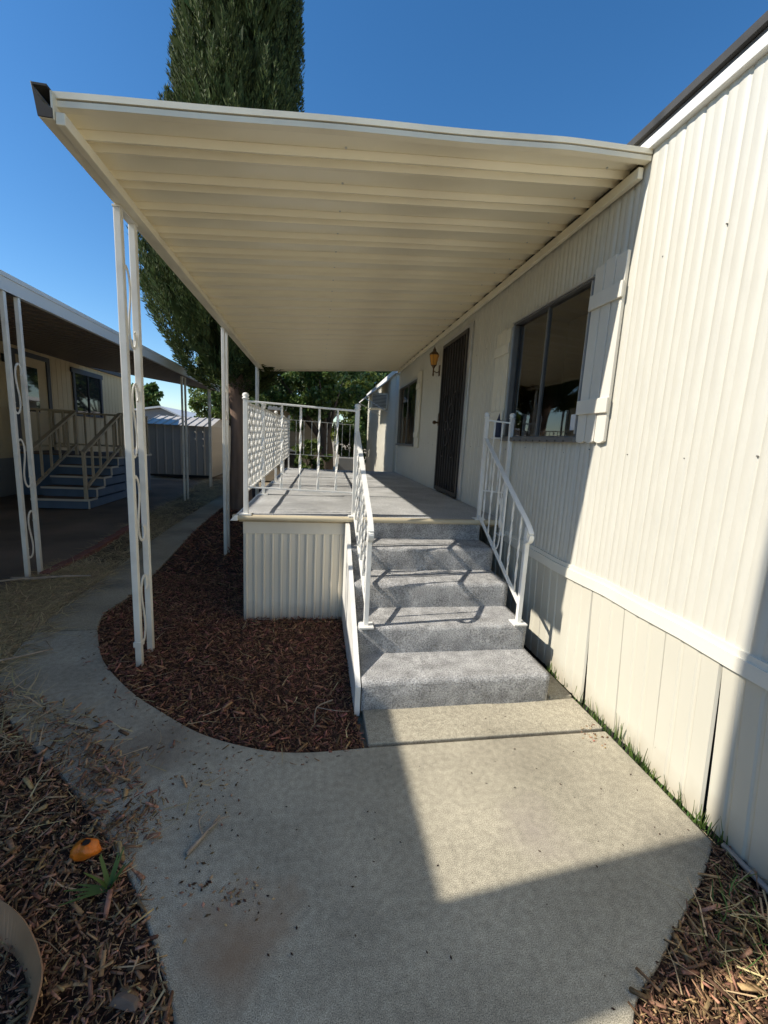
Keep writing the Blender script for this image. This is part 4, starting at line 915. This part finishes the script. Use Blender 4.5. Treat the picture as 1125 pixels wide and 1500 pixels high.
# ------------------------------------------------------------------ trees
def leaf_mesh(C, D, L, W, rg, name, m, parent):
    """kite leaves at centres C along D"""
    n = len(C); D = D/np.linalg.norm(D, axis=1)[:, None]; S = np.cross(D, rg.normal(0, 1, (n, 3))); S /= np.linalg.norm(S, axis=1)[:, None]
    V = np.zeros((n, 4, 3)); V[:, 0] = C; V[:, 1] = C + D*(L*.5)[:, None] + S*(W/2)[:, None]; V[:, 2] = C + D*L[:, None]; V[:, 3] = C + D*(L*.5)[:, None] - S*(W/2)[:, None]
    return fast_mesh(name, V.reshape(-1, 3), np.arange(n*4).reshape(-1, 4), m, parent=parent, kind=None)
def trunk_mesh(pts, rad, name, m, parent, n=14, flute=.12):
    P = catmull(pts, 5); k = len(P); vs = []
    for i, p in enumerate(P):
        t = i/(k-1); r = np.interp(t, np.linspace(0, 1, len(rad)), rad)
        for j in range(n):
            a = 2*math.pi*j/n; rr = r*(1+flute*math.sin(3*a+1.2*t*4)+flute*.6*math.sin(7*a-t*5)); vs.append((p.x+rr*math.cos(a), p.y+rr*math.sin(a), p.z))
    fs = [(i*n+j, i*n+(j+1) % n, (i+1)*n+(j+1) % n, (i+1)*n+j) for i in range(k-1) for j in range(n)]
    return mesh_obj(name, vs, fs, m, parent, smooth=True)
def cypress():
    rg = np.random.default_rng(21); cx, cy = -1.52, 8.95
    t = thing('cypress_tree', (cx, cy, 0), 'tall dark columnar cypress tree behind the porch awning', 'tree')
    tr = trunk_mesh([(cx-.02, cy, -.05), (cx-.03, cy, .8), (cx-.02, cy, 1.8), (cx-.10, cy, 2.9), (cx-.12, cy, 4.5), (cx-.1, cy, 8), (cx, cy, 12)], [.24, .185, .18, .21, .2, .13, .03], 'trunk', M['bark'], t, 18, .10)
    # two limbs visible under the crown
    for (dx, zz) in ((-.22, 2.35), (.18, 2.5)):
        b_ = MB(); b_.tube(catmull([(cx-.05, cy-.05, zz-.5), (cx+dx*.8, cy-.1, zz), (cx+dx*2.0, cy-.15, zz+.9), (cx+dx*3, cy-.2, zz+2)], 4), .10, 8, .03); b_.build('limb', M['bark'], tr, smooth=True)
    zk = [2.45, 2.8, 3.3, 3.9, 4.6, 5.4, 6.4, 7.5, 9.5, 12, 14, 15.3]; rk = [.25, .62, 1.10, 1.50, 1.58, 1.42, 1.12, .97, .93, .78, .48, .08]
    nc = 2300; zc = rg.uniform(2.45, 14.8, nc*3); Rc = np.interp(zc, zk, rk); kp = rg.random(nc*3) < (Rc+.2)/1.9; zc = zc[kp][:nc]; Rc = Rc[kp][:nc]; nc = len(zc); tc_ = rg.uniform(0, 2*np.pi, nc)
    rc = Rc*(.80+.20*rg.random(nc)) * (1+.05*np.sin(tc_*6+zc))
    lean = np.interp(zc, [2.4, 4.6, 7.5, 15], [-.15, -.12, .02, .02])
    per = 120; n = nc*per; kk = np.repeat(np.arange(nc), per); t_ = rg.random(n)**.8; low = np.clip((4.2-zc)/1.6, 0, 1)[kk]
    ln = rg.uniform(.35, .85, nc)[kk]; wr = rg.uniform(.07, .15, nc)[kk]*(1-t_)**.6*(.35+.65*np.minimum(1, t_*5))
    ph = rg.uniform(0, 2*np.pi, n); q_ = wr*np.sqrt(rg.random(n))
    ox = np.cos(tc_)[kk]; oy = np.sin(tc_)[kk]; up = 1-.75*low; ou = .16+.7*low
    C = np.stack([cx+lean[kk]+ox*(rc[kk]+ou*ln*t_*.7)+q_*np.cos(ph), cy+oy*(rc[kk]+ou*ln*t_*.7)+q_*np.sin(ph), zc[kk]+ln*t_*up-.25+q_*.3*np.sin(ph*2)], 1)
    D = np.stack([ox*(.25+.5*low)+.5*np.cos(ph), oy*(.25+.5*low)+.5*np.sin(ph), 1.1*up], 1) + rg.normal(0, .18, (n, 3))
    L = rg.uniform(.04, .12, n); W = rg.uniform(.012, .026, n)
    leaf_mesh(C, D, L, W, rg, 'crown', M['cypress'], t)
    # dense inner sprays so that no sky shows through the column
    n2 = 9000; z = rg.uniform(2.7, 14.6, n2); Rr = np.interp(z, zk, rk); th = rg.uniform(0, 2*np.pi, n2); r = Rr*rg.uniform(.45, .84, n2)
    C = np.stack([cx-.03+r*np.cos(th), cy+r*np.sin(th), z-.2], 1); D = np.stack([np.cos(th)*.3, np.sin(th)*.3, np.ones(n2)], 1)+rg.normal(0, .2, (n2, 3))
    leaf_mesh(C, D, rg.uniform(.3, .6, n2), rg.uniform(.12, .24, n2), rg, 'inner_foliage', M['cypress'], t)
cypress()
def broadleaf(name, label, base, trunk_h, centre, rad, nclump, nleaf, m, seed, lsz=(.06, .12), bark='bark2', tr_r=.12, squash=1.0, group='background trees'):
    rg = np.random.default_rng(seed); t = thing(name, base, label, 'tree', group); b = Vector(base); c = Vector(centre)
    tr = trunk_mesh([b + Vector((0, 0, -.05)), b + Vector((.03, .02, trunk_h*.5)), b + Vector((-.02, 0, trunk_h)), (b+Vector((0, 0, trunk_h)))*.5 + c*.5, c], [tr_r*1.25, tr_r, tr_r*.85, tr_r*.6, tr_r*.2], 'trunk', M[bark], t)
    for k in range(7):
        a = k*2*math.pi/7+seed; e = c + Vector((math.cos(a)*rad[0]*.7, math.sin(a)*rad[1]*.7, rad[2]*(.1+.5*math.sin(k*1.9))))
        s0 = b + Vector((0, 0, trunk_h*(.85+.1*(k % 3)))); b_ = MB(); b_.tube(catmull([s0, s0*.5+e*.5+Vector((0, 0, .15)), e], 4), tr_r*.42, 6, .012); b_.build('limb', M[bark], tr, smooth=True)
    u = rg.normal(0, 1, (nclump, 3)); u /= np.linalg.norm(u, axis=1)[:, None]; rr = rg.random(nclump)**(1/2.2)
    cc = np.array(c) + u*rr[:, None]*np.array(rad)*np.where(u[:, 2:3] < 0, squash, 1.0)
    cr = rg.uniform(.14, .34, nclump)*max(rad)*.55
    k = rg.integers(0, nclump, nleaf); v = rg.normal(0, 1, (nleaf, 3)); v /= np.linalg.norm(v, axis=1)[:, None]
    C = cc[k] + v*(cr[k]*rg.random(nleaf)**.5)[:, None]*np.array([1, 1, .75])
    D = v*np.array([1, 1, .5]) + rg.normal(0, .7, (nleaf, 3)) - np.array([0, 0, .35])
    L = rg.uniform(*lsz, nleaf); leaf_mesh(C, D, L, L*rg.uniform(.5, .8, nleaf), rg, 'crown', m, t)
broadleaf('leafy_tree', 'dense green leafy tree behind the far end of the deck', (.25, 13.2, 0), 1.5, (-.45, 13.3, 3.5), (1.7, 1.1, 1.75), 150, 26000, M['leafB'], 41, (.07, .15), tr_r=.20)
broadleaf('leafy_tree', 'bright green rounded tree standing behind the grey shed', (-4.2, 22, 0), 1.6, (-4.3, 22, 3.55), (2.0, 1.8, 1.75), 130, 20000, M['leafA'], 42, (.10, .2), tr_r=.16)
broadleaf('leafy_tree', 'yellow-green tree between the outbuilding and white home', (1.55, 18.5, 0), 1.2, (1.6, 18.5, 2.6), (1.15, 1.2, 2.0), 90, 14000, M['leafC'], 43, (.09, .18), tr_r=.12)
broadleaf('leafy_tree', 'tree lifting its crown over the white home roof', (3.2, 21, 0), 2.0, (2.9, 21, 4.4), (1.9, 1.8, 1.5), 90, 12000, M['leafB'], 44, (.12, .22), tr_r=.15)
broadleaf('leafy_tree', 'small dark distant tree left of the white gabled roof', (-15.6, 42, 0), 2.0, (-15.6, 42, 4.2), (1.7, 1.6, 1.7), 60, 7000, M['leafB'], 45, (.2, .4), tr_r=.15)
broadleaf('leafy_tree', 'leafy tree between the cypress trunk and outbuilding', (-3.0, 21, 0), 1.6, (-1.9, 20.5, 3.3), (1.6, 1.4, 1.9), 90, 14000, M['leafA'], 46, (.10, .2), tr_r=.13)
broadleaf('garden_shrub', 'low leafy green shrub growing beyond the deck end', (-.15, 11.0, 0), .4, (-.15, 11.0, .95), (.5, .45, .55), 40, 3800, M['leafA'], 47, (.05, .1), tr_r=.03, group='shrubs')
broadleaf('garden_shrub', 'dark shrub filling the gap beside the white home', (1.25, 15.6, 0), .5, (1.2, 15.6, 1.3), (.55, .6, 1.1), 60, 7000, M['leafB'], 48, (.06, .12), tr_r=.04, group='shrubs')
# palm outside the picture: its trunk throws the shadow band across the walk
pl = thing('palm_tree', (-2.42, .625, 0), 'tall slim palm tree beside the driveway with drooping fronds', 'tree')
trunk_mesh([(-2.42, .625, -.05), (-2.41, .625, 2.5), (-2.43, .625, 5.5), (-2.42, .625, 9.2)], [.195, .190, .188, .175], 'trunk', M['bark2'], pl, 16, .02)
fr0 = None
for k in range(22):
    mb = MB(); a = 2*math.pi*k/22; rgk = .9+.3*math.sin(k*2.7); ax = Vector((math.cos(a), math.sin(a), 0)); sd_ = Vector((-math.sin(a), math.cos(a), 0))
    sp_ = [Vector((-2.42, .625, 9.2)) + ax*(1.7*t) + Vector((0, 0, rgk*.9*t-1.7*t*t)) for t in np.linspace(0, 1, 9)]
    for q in range(1, 9):
        for s_ in (-1, 1):
            p_ = sp_[q]; e = p_ + sd_*s_*.42*(1-.4*q/9) + ax*.18 - Vector((0, 0, .2)); mb.add([p_-ax*.02, p_+ax*.03, e], [(0, 1, 2)])
    mb.tube(sp_, .02, 4, .005); mb.build('frond', M['leafB'], pl)

# ------------------------------------------------------------------ small things on the ground
def bent_can():
    t = thing('orange_peel', (-.77, 1.41, .01), 'crumpled bright orange fruit shell lying on the brown bark', 'fruit')
    n, k = 18, 9; vs = []
    for i in range(k):
        ph = -.9+(i/(k-1))*2.15
        for j in range(n):
            a = 2*math.pi*j/n; r = .036*(1+.14*math.sin(3*a+i)+.09*math.sin(5*a+1)); vs.append((-.77+1.25*r*math.cos(ph)*math.cos(a), 1.41+.9*r*math.cos(ph)*math.sin(a), .036+.030*math.sin(ph)+.004*math.sin(a*4)))
    fs = [(i*n+j, i*n+(j+1) % n, (i+1)*n+(j+1) % n, (i+1)*n+j) for i in range(k-1) for j in range(n)]
    mesh_obj('peel', vs, fs, M['orange'], t, smooth=True)
    mb = MB(); mb.lathe(-.765, 1.405, [(.002, .0655), (.010, .0665), (.013, .068), (.004, .0690)], 9); mb.build('hole', M['hollow_shade'], t)  # dark disc painted for the shade inside the open shell
bent_can()
pt = thing('leafy_sprout', (-.64, 1.28, 0), 'small green sprout of narrow strap leaves in the bark', 'plant')
for k in range(13):
    a = -.4+k*.5+.3*math.sin(k*3); ln = .09+.05*abs(math.sin(k*1.7)); up = .85 if k < 9 else .15
    if k >= 9: a = 3.0+.18*(k-9)
    h = Vector((math.cos(a), math.sin(a), 0)); s_ = Vector((-math.sin(a), math.cos(a), 0)); b0 = Vector((-.64, 1.28, .0)); vs = []
    for t_ in (0, .35, .7, 1): c = b0 + h*ln*t_*(1.05-up*.65) + Vector((0, 0, ln*up*(t_-.25*t_*t_)+.012)); w_ = .008*(1-t_*.85)+.0005; vs += [c-s_*w_, c+s_*w_]
    mesh_obj('leaf', vs, [(0, 1, 3, 2), (2, 3, 5, 4), (4, 5, 7, 6)], M['grass'], pt)
# curved plastic edging strip, lower left
tp_ = catmull([(-1.16, 1.31, .07), (-1.05, 1.29, .07), (-.92, 1.232, .07), (-.83, 1.174, .072), (-.751, 1.101, .075), (-.693, 1.031, .075), (-.668, .971, .072), (-.657, .90, .07), (-.67, .80, .07), (-.72, .70, .07)], 5)
bt_ = catmull([(-1.10, 1.22, -.01), (-1.0, 1.20, -.01), (-.877, 1.155, -.01), (-.827, 1.132, -.01), (-.767, 1.078, -.01), (-.727, 1.022, -.01), (-.702, .965, -.01), (-.695, .89, -.01), (-.71, .80, -.01), (-.76, .71, -.01)], 5)
mb = MB(); n = len(tp_); vs = []
for a, b in zip(bt_, tp_):
    d_ = (b-a).normalized(); nn = Vector((0, 0, 1)).cross(d_).cross(d_).normalized()*.004
    vs += [a, b, b+nn, a+nn]
fs = [(i*4+j, i*4+(j+1) % 4, (i+1)*4+(j+1) % 4, (i+1)*4+j) for i in range(n-1) for j in range(4)] + [(3, 2, 1, 0), ((n-1)*4, (n-1)*4+1, (n-1)*4+2, (n-1)*4+3)]
mb.add(vs, fs); tag(mb.build('garden_edging', M['edging'], origin=(-.85, 1.1, 0), smooth=False), 'curved brown plastic garden edging strip standing in the bark', 'edging')
def branch(name, pts, r, label, forks=()):
    mb = MB(); mb.tube(catmull(pts, 4), r, 7, r*.35)
    for f in forks: mb.tube(catmull(f, 4), r*.55, 5, r*.15)
    return tag(mb.build(name, M['drywood'], origin=pts[0], smooth=True), label, 'branch')
branch('fallen_branch', [(-2.86, 4.38, .03), (-2.66, 4.36, .04), (-2.45, 4.45, .03), (-2.22, 4.50, .02)], .020, 'dry grey branch lying at the foot of the scrolled driveway post', [[(-2.72, 4.36, .04), (-2.95, 4.2, .05), (-3.05, 4.05, .03)]])
branch('fallen_branch', [(-2.25, 2.72, .02), (-1.95, 2.78, .03), (-1.72, 2.95, .02)], .012, 'long pale stick lying across the curved walkway edge')
branch('dry_twig', [(-.43, 1.38, .006), (-.39, 1.44, .012), (-.35, 1.53, .008)], .009, 'short brown twig with leaves lying on the concrete', [[(-.39, 1.44, .012), (-.42, 1.50, .02), (-.40, 1.55, .012)], [(-.38, 1.46, .012), (-.34, 1.50, .02), (-.31, 1.52, .01)]])
branch('dry_twig', [(.12, 2.25, .01), (.03, 2.16, .03), (.02, 2.05, .012)], .005, 'curled pale stem on the mulch next to the step side', [[(.03, 2.16, .03), (.14, 2.12, .03), (.22, 2.14, .01)]])
mb = MB(); mb.prism([(-.50, .985, .006), (-.492, .993, .016), (-.468, .990, .022), (-.432, .974, .019), (-.424, .964, .008), (-.44, .966, .004)], (-.008, -.016, .003)); tag(mb.build('wood_chunk', M['oldwood'], origin=(-.46, .97, 0), bevel=.003), 'chunk of brown wood lying on the bark at the walk edge', 'wood')
# debris on the concrete
def debris(n, seed, box, m, label, smin=.0015, smax=.0045, clusters=None):
    rg = np.random.default_rng(seed)
    p_ = np.stack([rg.uniform(box[0], box[1], n), rg.uniform(box[2], box[3], n)], 1) if clusters is None else np.vstack([rg.normal((a, b), s, (k, 2)) for a, b, s, k in clusters])
    p_ = p_[inside(p_[:, 0], p_[:, 1], slabA)|((p_[:, 0] > .3) & (p_[:, 0] < 1.58) & (p_[:, 1] > 1.89) & (p_[:, 1] < 2.14))]; n = len(p_)
    s = rg.uniform(smin, smax, n); an = rg.uniform(0, 6.28, n); V = np.zeros((n, 5, 3))
    for i, (a, b) in enumerate(((1.6, 0), (0, .8), (-1.6, 0), (0, -.8))):
        V[:, i] = np.stack([p_[:, 0]+s*(a*np.cos(an)-b*np.sin(an)), p_[:, 1]+s*(a*np.sin(an)+b*np.cos(an)), np.full(n, .0028)], 1)
    V[:, 4] = np.stack([p_[:, 0], p_[:, 1], .003+s*.6], 1)
    F = (np.arange(n)[:, None, None]*5 + np.array([(0, 1, 4), (1, 2, 4), (2, 3, 4), (3, 0, 4)])[None]).reshape(-1, 3)
    fast_mesh('leaf_litter', V.reshape(-1, 3), F, m, label, 'litter')
debris(170, 51, (-1.2, 1.55, .6, 2.13), M['mulchbase'], 'tiny dark crumbs scattered over the concrete walk')
debris(0, 52, None, M['mulchdry'], 'small bark crumbs gathered on the concrete near the dirt stain', .0025, .007, [(-.22, 1.22, .05, 40), (-.36, 1.24, .06, 40), (-.42, 1.72, .10, 60), (-.75, 2.0, .15, 60), (1.5, 1.86, .04, 50), (-.5, 1.55, .1, 40)])
